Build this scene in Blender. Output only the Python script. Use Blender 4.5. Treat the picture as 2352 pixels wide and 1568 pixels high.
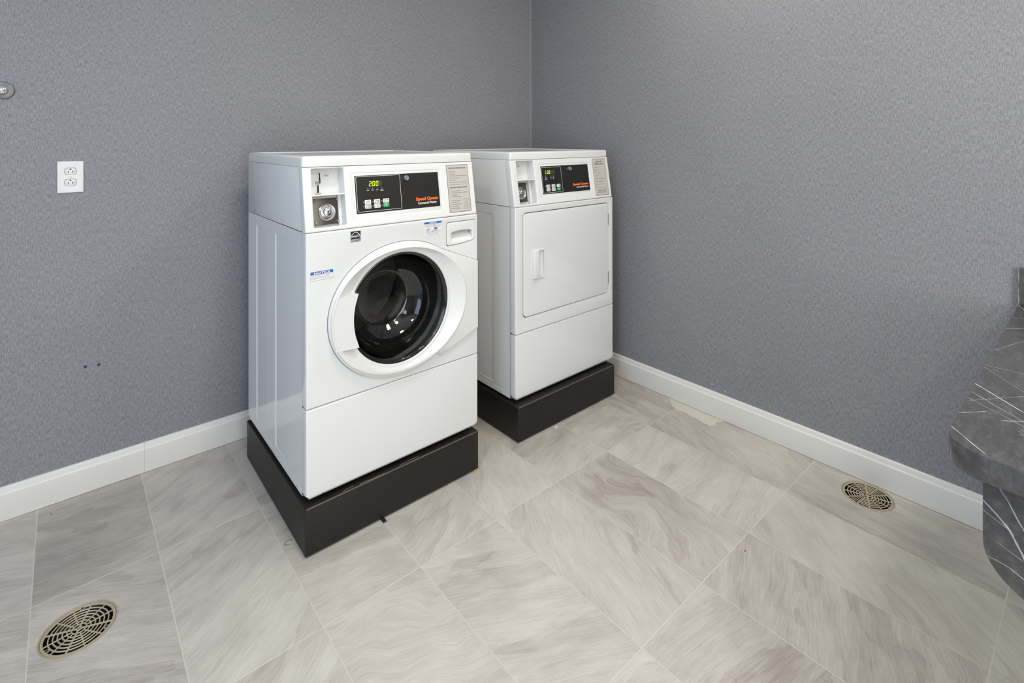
import bpy, bmesh, math, random
from mathutils import Vector, Matrix

for _o in list(bpy.data.objects):
    bpy.data.objects.remove(_o)
SC = bpy.context.scene
COL = SC.collection

# ------------------------------------------------------------------ camera
CX, CY, CZ = -2.3593, -2.5327, 1.3276
YAW, FPX, PY, ROLL, PITCH = 0.7132, 1189.3823, 316.8801, -0.0010, -0.0016
s, c = math.sin(YAW), math.cos(YAW)
r_ = Vector((c, -s, 0)); f_ = Vector((s, c, 0)); U_ = Vector((0, 0, 1))
f2 = f_ * math.cos(PITCH) - U_ * math.sin(PITCH)
u2 = U_ * math.cos(PITCH) + f_ * math.sin(PITCH)
r3 = r_ * math.cos(ROLL) + u2 * math.sin(ROLL)
u3 = u2 * math.cos(ROLL) - r_ * math.sin(ROLL)
cam = bpy.data.cameras.new('camera')
camo = bpy.data.objects.new('camera', cam)
COL.objects.link(camo)
cam.sensor_fit = 'HORIZONTAL'; cam.sensor_width = 36.0
cam.lens = FPX / 2352 * 36.0
cam.shift_y = -(784 - PY) / 2352
cam.clip_start = 0.02
M = Matrix.Identity(4)
for i in range(3):
    M[i][0] = r3[i]; M[i][1] = u3[i]; M[i][2] = -f2[i]
M[0][3], M[1][3], M[2][3] = CX, CY, CZ
camo.matrix_world = M
SC.camera = camo

# ------------------------------------------------------------------ world, light, exposure
w = bpy.data.worlds.new('world'); SC.world = w; w.use_nodes = True
w.node_tree.nodes['Background'].inputs[0].default_value = (0.75, 0.85, 1.0, 1)
w.node_tree.nodes['Background'].inputs[1].default_value = 0.2
SC.view_settings.view_transform = 'Standard'
SC.view_settings.look = 'None'
SC.view_settings.gamma = 1.0
SC.view_settings.use_curve_mapping = False
SC.view_settings.exposure = 0.0
CEIL = 2.62

def area(name, loc, target, size, power, col, shape='DISK', size_y=None, spread=180):
    l = bpy.data.lights.new(name, 'AREA'); l.shape = shape; l.size = size
    if size_y: l.size_y = size_y
    l.energy = power; l.color = col; l.spread = math.radians(spread)
    o = bpy.data.objects.new(name, l); COL.objects.link(o)
    o.location = loc
    d = Vector(target) - Vector(loc)
    o.rotation_euler = d.to_track_quat('-Z', 'Y').to_euler()
    return o

WARM = (1.0, 0.935, 0.79)
COOL = (0.56, 0.74, 1.0)
area('ceiling_lamp_or_fill', (-1.66, -1.62, CEIL - .02), (-1.66, -1.62, 0), 0.30, 14, WARM)
area('ceiling_lamp_or_fill', (-0.50, -1.45, CEIL - .02), (-0.50, -1.45, 0), 0.24, 6.5, WARM)
area('ceiling_lamp_or_fill', (-1.4, -3.6, CEIL - .02), (-1.4, -3.6, 0), 0.34, 17, WARM)
area('ceiling_lamp_or_fill', (-3.1, -2.2, CEIL - .02), (-3.1, -2.2, 0), 0.34, 22, (0.72, 0.84, 1.0))  # added cool fill from overhead, brightens the floor at the left
area('ceiling_lamp_or_fill', (-0.55, -3.0, CEIL - .02), (-0.55, -3.0, 0), 0.34, 13, (1.0, 0.96, 0.90))  # added fill, evens out the floor brightness on the right side
area('window_daylight', (-4.15, -2.3, 1.45), (0, -2.0, 0.9), 1.7, 28, COOL, 'RECTANGLE', 1.9)
area('doorway_daylight', (-2.1, -4.45, 1.25), (-1.3, 0, 0.7), 1.6, 47, (1.0, 0.97, 0.93), 'RECTANGLE', 1.9)

# ------------------------------------------------------------------ materials
def lin(h):
    h = h.lstrip('#'); o = []
    for i in (0, 2, 4):
        v = int(h[i:i + 2], 16) / 255
        o.append(v / 12.92 if v <= .04045 else ((v + .055) / 1.055) ** 2.4)
    return tuple(o) + (1,)

def mat(name, color, rough=.5, metal=0., emit=None, estr=1., bump=None, ior=1.5, coat=0., spec=.5):
    m = bpy.data.materials.new(name); m.use_nodes = True
    nt = m.node_tree; b = nt.nodes['Principled BSDF']
    b.inputs['Base Color'].default_value = lin(color) if isinstance(color, str) else color
    b.inputs['Roughness'].default_value = rough
    b.inputs['Metallic'].default_value = metal
    b.inputs['IOR'].default_value = ior
    b.inputs['Coat Weight'].default_value = coat
    b.inputs['Specular IOR Level'].default_value = spec
    if emit:
        b.inputs['Emission Color'].default_value = lin(emit)
        b.inputs['Emission Strength'].default_value = estr
    if bump:
        sc, st, dist = bump
        tc = nt.nodes.new('ShaderNodeTexCoord'); n = nt.nodes.new('ShaderNodeTexNoise')
        n.inputs['Scale'].default_value = sc; n.inputs['Detail'].default_value = 2
        nt.links.new(tc.outputs['Object'], n.inputs['Vector'])
        bp = nt.nodes.new('ShaderNodeBump'); bp.inputs['Strength'].default_value = st
        bp.inputs['Distance'].default_value = dist
        nt.links.new(n.outputs['Fac'], bp.inputs['Height']); nt.links.new(bp.outputs[0], b.inputs['Normal'])
    return m

class NT:
    def __init__(s, m):
        s.t = m.node_tree; s.L = s.t.links
    def n(s, typ, **kw):
        nd = s.t.nodes.new('ShaderNode' + typ)
        for k, v in kw.items(): setattr(nd, k, v)
        return nd
    def put(s, sock, v):
        if hasattr(v, 'is_linked') or hasattr(v, 'links'): s.L.new(v, sock)
        else: sock.default_value = v
    def m(s, op, a, b=0., c=None, clamp=False):
        nd = s.n('Math', operation=op, use_clamp=clamp)
        s.put(nd.inputs[0], a); s.put(nd.inputs[1], b)
        if c is not None: s.put(nd.inputs[2], c)
        return nd.outputs[0]
    def vm(s, op, a, b):
        nd = s.n('VectorMath', operation=op); s.put(nd.inputs[0], a)
        if op == 'SCALE': s.put(nd.inputs['Scale'], b)
        else: s.put(nd.inputs[1], b)
        return nd.outputs[0]
    def mix(s, f, a, b, blend='MIX'):
        nd = s.n('Mix', data_type='RGBA', blend_type=blend)
        s.put(nd.inputs['Factor'], f); s.put(nd.inputs['A'], a); s.put(nd.inputs['B'], b)
        return nd.outputs['Result']
    def noise(s, vec, scale, detail=4, rough=.5, dist=0., out='Fac'):
        nd = s.n('TexNoise'); s.put(nd.inputs['Vector'], vec); s.put(nd.inputs['Scale'], scale)
        nd.inputs['Detail'].default_value = detail; nd.inputs['Roughness'].default_value = rough
        nd.inputs['Distortion'].default_value = dist
        return nd.outputs[out]
    def ramp(s, f, stops):
        nd = s.n('ValToRGB'); s.put(nd.inputs[0], f); e = nd.color_ramp.elements
        while len(e) < len(stops): e.new(.5)
        for q, (p, col) in zip(e, stops):
            q.position = p; q.color = col if len(col) == 4 else tuple(col) + (1,)
        return nd.outputs[0]
    def comb(s, x, y, z):
        nd = s.n('CombineXYZ'); s.put(nd.inputs[0], x); s.put(nd.inputs[1], y); s.put(nd.inputs[2], z)
        return nd.outputs[0]

def g(v): return (v, v, v, 1)

def wallpaper(name, axis):
    """woven grey-blue wall covering; axis = horizontal axis of the wall"""
    m = mat(name, '#808389', .62); k = NT(m); b = k.t.nodes['Principled BSDF']
    tc = k.n('TexCoord'); sp = k.n('SeparateXYZ'); k.L.new(tc.outputs['Object'], sp.inputs[0])
    h = sp.outputs[axis]; z = sp.outputs[2]
    wob = k.noise(k.comb(h, 0., z), 9., 2)
    hh = k.m('ADD', h, k.m('MULTIPLY', wob, .004))
    zz = k.m('ADD', z, k.m('MULTIPLY', wob, .004))
    vert = k.noise(k.comb(k.m('MULTIPLY', hh, 470.), 0., k.m('MULTIPLY', z, 62.)), 1., 3, .6)
    hor = k.noise(k.comb(k.m('MULTIPLY', h, 60.), 5., k.m('MULTIPLY', zz, 480.)), 1., 3, .6)
    big = k.noise(k.comb(k.m('MULTIPLY', h, 3.), 0., k.m('MULTIPLY', z, 3.)), 1., 3)
    pv = k.ramp(vert, [(.35, g(0)), (.68, g(1))]); ph = k.ramp(hor, [(.38, g(0)), (.72, g(1))])
    wv = k.m('ADD', k.m('MULTIPLY', pv, .62), k.m('MULTIPLY', ph, .38))
    wv2 = k.m('ADD', wv, k.m('MULTIPLY', k.m('SUBTRACT', big, .5), .12))
    col = k.ramp(wv2, [(.12, lin('#717177')), (.5, lin('#8a8b90')), (.9, lin('#a3a3a8'))])
    k.L.new(col, b.inputs['Base Color'])
    bp = k.n('Bump'); bp.inputs['Strength'].default_value = .35; bp.inputs['Distance'].default_value = .0008
    k.L.new(wv, bp.inputs['Height']); k.L.new(bp.outputs[0], b.inputs['Normal'])
    return m

def tile_floor():
    m = mat('stone_tile', '#c0bab0', .42); k = NT(m); b = k.t.nodes['Principled BSDF']
    tc = k.n('TexCoord'); sp = k.n('SeparateXYZ'); k.L.new(tc.outputs['Object'], sp.inputs[0])
    X, Y = sp.outputs[0], sp.outputs[1]
    PX, PYY, OX, OY = .30275, .6018, .0083 , .5280
    # grid lines at x=-0.3125-k*PX  and y=-0.528-k*PYY
    tx = k.m('DIVIDE', k.m('ADD', X, .3110 + 20 * PX), PX)
    ty = k.m('DIVIDE', k.m('ADD', Y, .5275 + 20 * PYY), PYY)
    fx = k.m('FRACT', tx); fy = k.m('FRACT', ty)
    ix = k.m('FLOOR', tx); iy = k.m('FLOOR', ty)
    ex = k.m('MULTIPLY', k.m('MINIMUM', fx, k.m('SUBTRACT', 1., fx)), PX)
    ey = k.m('MULTIPLY', k.m('MINIMUM', fy, k.m('SUBTRACT', 1., fy)), PYY)
    ed = k.m('MINIMUM', ex, ey)
    # some x joints are wider
    gw = k.m('ADD', .0010, k.m('MULTIPLY', k.m('LESS_THAN', ey, ex), .0004))
    grout = k.m('SUBTRACT', 1., k.m('DIVIDE', k.m('SUBTRACT', ed, gw), .0009, clamp=True), clamp=True)
    wn = k.n('TexWhiteNoise', noise_dimensions='2D'); k.L.new(k.comb(ix, iy, 0.), wn.inputs['Vector'])
    rc = k.n('SeparateColor'); k.L.new(wn.outputs['Color'], rc.inputs[0])
    r1, r2, r3n = rc.outputs[0], rc.outputs[1], rc.outputs[2]
    off = k.vm('SCALE', wn.outputs['Color'], 37.)
    # streak direction, waviness and tone differ tile by tile: rows of tiles counted from the back wall
    ROWS = [  # (angle deg, waviness, tone) for nine tile columns, left to right
        [(150, .3, .5), (172, .2, .3), (33, .1, .5), (28, .2, .5), (30, .2, .5), (60, .3, .5), (140, .4, .5), (10, .2, .5), (80, .4, .45)],
        [(150, .3, .5), (150, .1, .38), (33, .06, .5), (170, .2, .55), (30, .15, .52), (62, .5, .60), (15, .4, .5), (5, .3, .48), (85, .5, .40)],
        [(20, .2, .5), (156, .1, .50), (36, .06, .52), (160, .8, .60), (153, .06, .56), (66, .25, .54), (78, 1., .42), (8, .3, .62), (72, .5, .42)],
        [(20, .2, .5), (30, .2, .5), (140, .3, .5), (150, .2, .55), (160, .3, .58), (170, .1, .45), (20, .3, .44), (47, .2, .60), (80, .15, .46)]]
    mixc = None
    fi = k.m('DIVIDE', k.m('SUBTRACT', ix, 11.5), 9.)
    for ri, row in enumerate(ROWS):
        nd = k.n('ValToRGB'); k.L.new(fi, nd.inputs[0]); cr = nd.color_ramp; cr.interpolation = 'CONSTANT'
        while len(cr.elements) < 9: cr.elements.new(.5)
        for e_, (qi, vv) in zip(cr.elements, enumerate(row)):
            e_.position = qi / 9; e_.color = (vv[0] / 180, vv[1], vv[2], 1)
        if mixc is None: mixc = nd.outputs[0]
        else: mixc = k.mix(k.m('LESS_THAN', iy, 20.5 - ri), mixc, nd.outputs[0])
    pc = k.n('SeparateColor'); k.L.new(mixc, pc.inputs[0])
    ang = k.m('MULTIPLY', pc.outputs[0], -math.pi)
    wavy, tone = pc.outputs[1], pc.outputs[2]
    rot = k.n('VectorRotate', rotation_type='Z_AXIS')
    k.L.new(k.comb(X, Y, 0.), rot.inputs['Vector']); k.L.new(ang, rot.inputs['Angle'])
    q = k.vm('ADD', rot.outputs[0], off)
    warpn = k.n('TexNoise'); k.L.new(q, warpn.inputs['Vector']); warpn.inputs['Scale'].default_value = 3.0
    warpn.inputs['Detail'].default_value = 3
    wamt = k.m('ADD', .015, k.m('MULTIPLY', wavy, .30))
    warp = k.vm('SCALE', k.vm('SUBTRACT', warpn.outputs['Color'], (.5, .5, .5)), wamt)
    qw = k.vm('ADD', q, warp)
    sq = k.n('SeparateXYZ'); k.L.new(qw, sq.inputs[0])
    sx_, sy_ = sq.outputs[0], sq.outputs[1]
    band = k.noise(k.comb(k.m('MULTIPLY', sx_, 1.6), k.m('MULTIPLY', sy_, 17.), 0.), 1., 5, .6)
    fine = k.noise(k.comb(k.m('MULTIPLY', sx_, 11.), k.m('MULTIPLY', sy_, 190.), 3.), 1., 5, .72)
    brk = k.noise(k.comb(k.m('MULTIPLY', sx_, 7.), k.m('MULTIPLY', sy_, 22.), 5.), 1., 9, .78)
    patch = k.noise(qw, 3.6, 3, .5, .5)
    crack = k.noise(k.comb(k.m('MULTIPLY', sx_, 3.), k.m('MULTIPLY', sy_, 8.), 8.), 1., 6, .62)
    crk = k.m('SUBTRACT', 1., k.m('DIVIDE', k.m('ABSOLUTE', k.m('SUBTRACT', crack, .5)), .006, clamp=True), clamp=True)
    crk = k.m('MULTIPLY', crk, k.ramp(brk, [(.45, g(0)), (.6, g(1))]))
    # cleft: hard-edged darker layers
    cl = k.noise(k.comb(k.m('MULTIPLY', sx_, 2.2), k.m('MULTIPLY', sy_, 6.), 11.), 1., 3, .45)
    cleft = k.ramp(cl, [(.555, g(0)), (.562, g(1)), (.68, g(.25)), (.75, g(0))])
    grain = k.noise(k.comb(X, Y, 0.), 520., 2, .6)
    c0 = lambda v_, a_: k.m('MULTIPLY', k.m('SUBTRACT', v_, .5), a_)
    v = k.m('ADD', .5, c0(band, .30))
    v = k.m('ADD', v, c0(patch, .42)); v = k.m('ADD', v, c0(fine, .52)); v = k.m('ADD', v, c0(brk, .44))
    v = k.m('ADD', v, c0(grain, .36)); v = k.m('ADD', v, c0(tone, .55))
    v = k.m('SUBTRACT', v, k.m('MULTIPLY', cleft, .085))
    col = k.ramp(v, [(.26, lin('#9c938c')), (.42, lin('#b4ada5')), (.54, lin('#c2bcb3')), (.74, lin('#d2cfc3'))])
    col = k.mix(k.m('MULTIPLY', crk, .22), col, lin('#8f8984'))
    col = k.mix(k.m('MULTIPLY', grout, .8), col, lin('#d0cabd'))
    k.L.new(col, b.inputs['Base Color'])
    k.L.new(k.m('ADD', .33, k.m('MULTIPLY', fine, .25)), b.inputs['Roughness'])
    hgt = k.m('SUBTRACT', k.m('ADD', k.m('MULTIPLY', fine, .25), k.m('MULTIPLY', band, .3)), k.m('MULTIPLY', grout, .8))
    bp = k.n('Bump'); bp.inputs['Strength'].default_value = .35; bp.inputs['Distance'].default_value = .0012
    k.L.new(hgt, bp.inputs['Height']); k.L.new(bp.outputs[0], b.inputs['Normal'])
    return m

def marble(name, ca, cb, lines, soft=1., vec_off=(0, 0, 0)):
    """dark grey marble-look laminate; lines = straight veins ((a0, b0), (a1, b1), half width, strength) in object axes ca, cb"""
    m = mat(name, '#4c4a4a', .24); k = NT(m); b = k.t.nodes['Principled BSDF']
    tc = k.n('TexCoord'); P = k.vm('ADD', tc.outputs['Object'], vec_off)
    sp = k.n('SeparateXYZ'); k.L.new(P, sp.inputs[0])
    wr = k.n('TexNoise'); k.L.new(P, wr.inputs['Vector']); wr.inputs['Scale'].default_value = 26.; wr.inputs['Detail'].default_value = 3
    ws = k.n('SeparateColor'); k.L.new(wr.outputs['Color'], ws.inputs[0])
    A_ = k.m('ADD', sp.outputs[ca], k.m('MULTIPLY', k.m('SUBTRACT', ws.outputs[0], .5), .006 * soft))
    B_ = k.m('ADD', sp.outputs[cb], k.m('MULTIPLY', k.m('SUBTRACT', ws.outputs[1], .5), .006 * soft))
    br = k.ramp(k.noise(P, 30., 3, .6), [(.30, g(.35)), (.55, g(1))])
    veins = None
    for (a0, b0), (a1, b1), hw, st in lines:
        L_ = math.hypot(a1 - a0, b1 - b0); ux, uy = (a1 - a0) / L_, (b1 - b0) / L_
        da = k.m('SUBTRACT', A_, a0); db = k.m('SUBTRACT', B_, b0)
        t_ = k.m('ADD', k.m('MULTIPLY', da, ux), k.m('MULTIPLY', db, uy))
        d_ = k.m('ABSOLUTE', k.m('SUBTRACT', k.m('MULTIPLY', da, uy), k.m('MULTIPLY', db, ux)))
        tcn = k.m('ABSOLUTE', k.m('SUBTRACT', t_, L_ / 2))
        endf = k.m('SUBTRACT', 1., k.m('DIVIDE', k.m('SUBTRACT', tcn, L_ * .5), .01, clamp=True), clamp=True)
        ln = k.m('SUBTRACT', 1.35, k.m('DIVIDE', d_, hw), clamp=True)
        ln = k.m('MULTIPLY', k.m('MULTIPLY', ln, endf), st)
        veins = ln if veins is None else k.m('MAXIMUM', veins, ln)
    veins = k.m('MULTIPLY', veins, br)
    # hairline network
    hn = k.noise(k.comb(k.m('MULTIPLY', k.m('ADD', A_, B_), 4.), k.m('MULTIPLY', k.m('SUBTRACT', A_, B_), 16.), k.m('MULTIPLY', sp.outputs[2], 3.)), 1., 3, .5)
    hl = k.m('SUBTRACT', 1., k.m('DIVIDE', k.m('ABSOLUTE', k.m('SUBTRACT', hn, .5)), .006, clamp=True), clamp=True)
    hl = k.m('MULTIPLY', hl, k.ramp(k.noise(P, 9., 2), [(.54, g(0)), (.70, g(.45))]))
    veins = k.m('MAXIMUM', veins, hl)
    cloud = k.noise(k.comb(k.m('MULTIPLY', sp.outputs[0], 22.), k.m('MULTIPLY', sp.outputs[1], 60.), k.m('MULTIPLY', sp.outputs[2], 50.)), 1., 9, .75)
    col = k.ramp(cloud, [(.3, lin('#3e3d3f')), (.5, lin('#4c4b4c')), (.7, lin('#62605f'))])
    col = k.mix(k.m('MULTIPLY', veins, .9), col, lin('#e6e4e0'))
    k.L.new(col, b.inputs['Base Color'])
    return m

WHITE = mat('white_enamel', '#dcdddc', .22, coat=.3)
WHITE_SIDE = mat('white_painted_steel', '#dadbdb', .09)
PLASTIC = mat('white_plastic', '#dddedc', .32)
TRIMW = mat('white_trim_paint', '#e2e1dc', .35)
BLACKP = mat('black_powder_coat', '#110f0c', .5, bump=(900., .5, .0004))
OVERLAY = mat('charcoal_overlay', '#191817', .38, bump=(1500., .3, .0002))
INK = mat('black_ink', '#1c1c1e', .5)
GREYINK = mat('grey_ink', '#55565a', .5)
WINK = mat('white_ink', '#e6e6e6', .5)
ORANGE = mat('orange_ink', '#ff6413', .5)
BLUE = mat('blue_ink', '#1f5fae', .5)
RED = mat('red_ink', '#c8383a', .5)
GREEN = mat('green_key', '#1fa35a', .45)
KEYW = mat('white_key', '#e6e6e4', .45)
SILVER = mat('silver_label', '#bdb9b2', .5, spec=.4)
PAPER = mat('label_paper', '#dfe0e0', .5)
LED = mat('display_digit', '#b6d810', .5, emit='#d2f012', estr=.75)
LEDY = mat('lit_indicator', '#e8e060', .5, emit='#f0e050', estr=.9)
DIM = mat('unlit_digit', '#4a463c', .45)
CHROME = mat('chrome', '#cfcfd0', .2, 1.)
SCREWM = mat('zinc_screw', '#b4b4b4', .3, .6)
STEEL = mat('brushed_steel', '#5d5a53', .36, .85, bump=(600., .2, .0002))
SATIN = mat('satin_metal', '#6c6c6c', .38, 1.)
DARK = mat('dark_slot', '#0b0b0b', .7)
DRUMM = mat('drum_steel', '#6a6a66', .36, .6, bump=(60., .5, .004))
BLACKG = mat('black_rubber', '#101011', .45)
GASKET = mat('silver_seal_ring', '#c9c8c4', .25, .7)
BRASS = mat('aged_nickel_brass', '#c6baa0', .42, .45)
BRASSD = mat('worn_brass_rim', '#b9ad93', .45, .35)
SUMP = mat('drain_interior', '#15130f', .6)
OAK = mat('tan_shim_wood', '#b79a62', .6)
FOOTM = mat('dark_foot', '#1a1a1a', .6)

GLASS = bpy.data.materials.new('door_glass'); GLASS.use_nodes = True
_b = GLASS.node_tree.nodes['Principled BSDF']
_b.inputs['Base Color'].default_value = (.62, .64, .62, 1); _b.inputs['Roughness'].default_value = .015
_b.inputs['Transmission Weight'].default_value = 1.; _b.inputs['IOR'].default_value = 1.5

# ------------------------------------------------------------------ mesh helpers
class MB:
    def __init__(s):
        s.bm = bmesh.new(); s.mats = []
    def mi(s, m):
        if m not in s.mats: s.mats.append(m)
        return s.mats.index(m)
    def add(s, verts, faces, m, smooth=True, mtx=None):
        i = s.mi(m)
        vs = [s.bm.verts.new((mtx @ Vector(v)) if mtx else v) for v in verts]
        for f in faces:
            if len(set(f)) < 3: continue
            try:
                fc = s.bm.faces.new([vs[j] for j in f])
            except ValueError:
                continue
            fc.material_index = i; fc.smooth = smooth
        return vs
    def box(s, x0, x1, y0, y1, z0, z1, m, bev=0., seg=2, mtx=None):
        t = bmesh.new()
        bmesh.ops.create_cube(t, size=1.)
        for v in t.verts:
            v.co = ((x0 + x1) / 2 + v.co.x * (x1 - x0), (y0 + y1) / 2 + v.co.y * (y1 - y0), (z0 + z1) / 2 + v.co.z * (z1 - z0))
        if bev > 0:
            bmesh.ops.bevel(t, geom=list(t.edges), offset=bev, segments=seg, profile=.5, affect='EDGES')
        s.merge(t, m, mtx)
    def merge(s, t, m, mtx=None):
        t.verts.ensure_lookup_table()
        for i, v in enumerate(t.verts): v.index = i
        s.add([v.co.copy() for v in t.verts], [[v.index for v in f.verts] for f in t.faces], m, True, mtx)
        t.free()
    def lathe(s, prof, m, mtx, n=48, cap0=False, cap1=False, ang=(0, 2 * math.pi)):
        """prof: (r, h) pairs, axis = local +Z of mtx"""
        full = abs(ang[1] - ang[0] - 2 * math.pi) < 1e-6
        N = n if full else n + 1
        V = []; F = []
        for r, h in prof:
            for i in range(N):
                a = ang[0] + (ang[1] - ang[0]) * i / n
                V.append((r * math.cos(a), r * math.sin(a), h))
        for k in range(len(prof) - 1):
            for i in range(n):
                j = (i + 1) % N
                F.append([k * N + i, k * N + j, (k + 1) * N + j, (k + 1) * N + i])
        if cap0: F.append(list(range(N))[::-1])
        if cap1: F.append([(len(prof) - 1) * N + i for i in range(N)])
        s.add(V, F, m, True, mtx)
    def plate(s, loops, th, m, mtx, bev=0., seg=2):
        """2D loops (first outer, rest holes) filled and extruded; front face at local z=th, back at z=0"""
        V, F = curve_plate(loops, th, bev, seg)
        s.add(V, F, m, True, mtx)
    def text(s, body, u0, u1, v0, v1, m, mtx, h=.0002, bold=0.):
        """text stretched to the box u0..u1, v0..v1 in the plane of mtx"""
        V, F = text_mesh(body, bold)
        if not V: return
        xs = [v[0] for v in V]; ys = [v[1] for v in V]
        ax, bx, ay, by = min(xs), max(xs), min(ys), max(ys)
        W = [(u0 + (v[0] - ax) / (bx - ax) * (u1 - u0), v0 + (v[1] - ay) / max(by - ay, 1e-6) * (v1 - v0), h) for v in V]
        s.add(W, F, m, False, mtx)
    def quad(s, u0, u1, v0, v1, m, mtx, h=.0002):
        s.add([(u0, v0, h), (u1, v0, h), (u1, v1, h), (u0, v1, h)], [[0, 1, 2, 3]], m, False, mtx)
    def rim(s, u0, u1, v0, v1, r, t, m, mtx, h=.0002, th=.0001):
        a = rrect(u0, u1, v0, v1, r, 4); b = rrect(u0 + t, u1 - t, v0 + t, v1 - t, max(r - t, .0003), 4)
        n = len(a)
        s.add([(p[0], p[1], h) for p in a] + [(p[0], p[1], h) for p in b],
              [[i, (i + 1) % n, n + (i + 1) % n, n + i] for i in range(n)], m, False, mtx)
    def build(s, name, parent=None, loc=None, sharp=32, recalc=True):
        if recalc: bmesh.ops.recalc_face_normals(s.bm, faces=list(s.bm.faces))
        me = bpy.data.meshes.new(name); s.bm.to_mesh(me); s.bm.free()
        for m in s.mats: me.materials.append(m)
        me.set_sharp_from_angle(angle=math.radians(sharp))
        o = bpy.data.objects.new(name, me); COL.objects.link(o)
        if parent: o.parent = parent
        if loc: o.location = loc
        return o

def rrect(u0, u1, v0, v1, r, n=5):
    out = []
    for cx, cy, a0 in ((u1 - r, v1 - r, 0), (u0 + r, v1 - r, 90), (u0 + r, v0 + r, 180), (u1 - r, v0 + r, 270)):
        for i in range(n + 1):
            a = math.radians(a0 + 90 * i / n)
            out.append((cx + r * math.cos(a), cy + r * math.sin(a)))
    return out

def circ(cx, cy, r, n=64, ry=None):
    ry = ry or r
    return [(cx + r * math.cos(2 * math.pi * i / n), cy + ry * math.sin(2 * math.pi * i / n)) for i in range(n)]

def _eval(curve):
    o = bpy.data.objects.new('tmp', curve); COL.objects.link(o)
    dg = bpy.context.evaluated_depsgraph_get()
    me = bpy.data.meshes.new_from_object(o.evaluated_get(dg))
    V = [tuple(v.co) for v in me.vertices]; F = [list(p.vertices) for p in me.polygons]
    bpy.data.meshes.remove(me); bpy.data.objects.remove(o)
    return V, F

def curve_plate(loops, th, bev, seg):
    cu = bpy.data.curves.new('tmp', 'CURVE'); cu.dimensions = '2D'; cu.fill_mode = 'BOTH'
    for k, lp in enumerate(loops):
        ar = sum(lp[i][0] * lp[(i + 1) % len(lp)][1] - lp[(i + 1) % len(lp)][0] * lp[i][1] for i in range(len(lp)))
        if (ar < 0) != (k > 0): lp = lp[::-1]
        sp = cu.splines.new('POLY'); sp.points.add(len(lp) - 1)
        for p, q in zip(sp.points, lp): p.co = (q[0], q[1], 0, 1)
        sp.use_cyclic_u = True
    cu.extrude = max(th / 2 - bev, 0)
    if bev > 0:
        cu.bevel_depth = bev; cu.bevel_resolution = seg; cu.offset = -bev
    V, F = _eval(cu); bpy.data.curves.remove(cu)
    t = bmesh.new()
    vs = [t.verts.new((v[0], v[1], v[2] + th / 2)) for v in V]
    for f in F:
        try: t.faces.new([vs[i] for i in f])
        except ValueError: pass
    bmesh.ops.remove_doubles(t, verts=list(t.verts), dist=1e-5)
    for i, v in enumerate(t.verts): v.index = i
    V = [tuple(v.co) for v in t.verts]; F = [[v.index for v in f.verts] for f in t.faces]
    t.free()
    return V, F

_tc = {}
def text_mesh(body, bold):
    if (body, bold) in _tc: return _tc[(body, bold)]
    cu = bpy.data.curves.new('tmp', 'FONT'); cu.body = body; cu.size = 1.; cu.resolution_u = 3
    cu.offset = bold; cu.fill_mode = 'FRONT'
    r = _eval(cu); bpy.data.curves.remove(cu); _tc[(body, bold)] = r
    return r

def frame(o, u, v):
    """matrix with local X=u, Y=v, Z=u x v, origin o"""
    u = Vector(u).normalized(); v = Vector(v).normalized(); n = u.cross(v)
    m = Matrix.Identity(4)
    for i in range(3):
        m[i][0] = u[i]; m[i][1] = v[i]; m[i][2] = n[i]; m[i][3] = o[i]
    return m

def thing(name, label, cat, loc=(0, 0, 0), group=None):
    o = bpy.data.objects.new(name, None); COL.objects.link(o); o.location = loc
    o.empty_display_size = .1
    o['label'] = label; o['category'] = cat
    if group: o['group'] = group
    return o
def tag(o, label, cat, group=None):
    o['label'] = label; o['category'] = cat
    if group: o['group'] = group
    return o
def struct(o):
    o['kind'] = 'structure'; return o

# ------------------------------------------------------------------ room
D1 = (-2.3280, -.6955, .0853); D2 = (-.0983, -1.9386, .0838)
mb = MB()
XW, YW = -4.25, -4.6
mb.plate([[(XW, YW), (0.0, YW), (0.0, 0.0), (XW, 0.0)], circ(D1[0], D1[1], D1[2] - .001), circ(D2[0], D2[1], D2[2] - .001)], .02, tile_floor(), Matrix.Translation((0, 0, -.02)))
struct(mb.build('floor'))
mb = MB(); mb.box(XW, .12, 0, .12, -.02, CEIL, wallpaper('wallpaper_back', 0)); struct(mb.build('wall_left'))
mb = MB(); mb.box(0, .12, YW, 0, -.02, CEIL, wallpaper('wallpaper_side', 1)); struct(mb.build('wall_right'))
PAINT = mat('plain_paint', '#b9bbbd', .7)
mb = MB(); mb.box(XW - .12, XW, YW, .12, -.02, CEIL, PAINT); struct(mb.build('wall_side'))
mb = MB(); mb.box(XW - .12, .12, YW - .12, YW, -.02, CEIL, PAINT); struct(mb.build('wall_rear'))
mb = MB(); mb.box(XW - .12, .12, YW - .12, .12, CEIL, CEIL + .1, mat('ceiling_white', '#e4e4e2', .8)); struct(mb.build('ceiling'))

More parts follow.
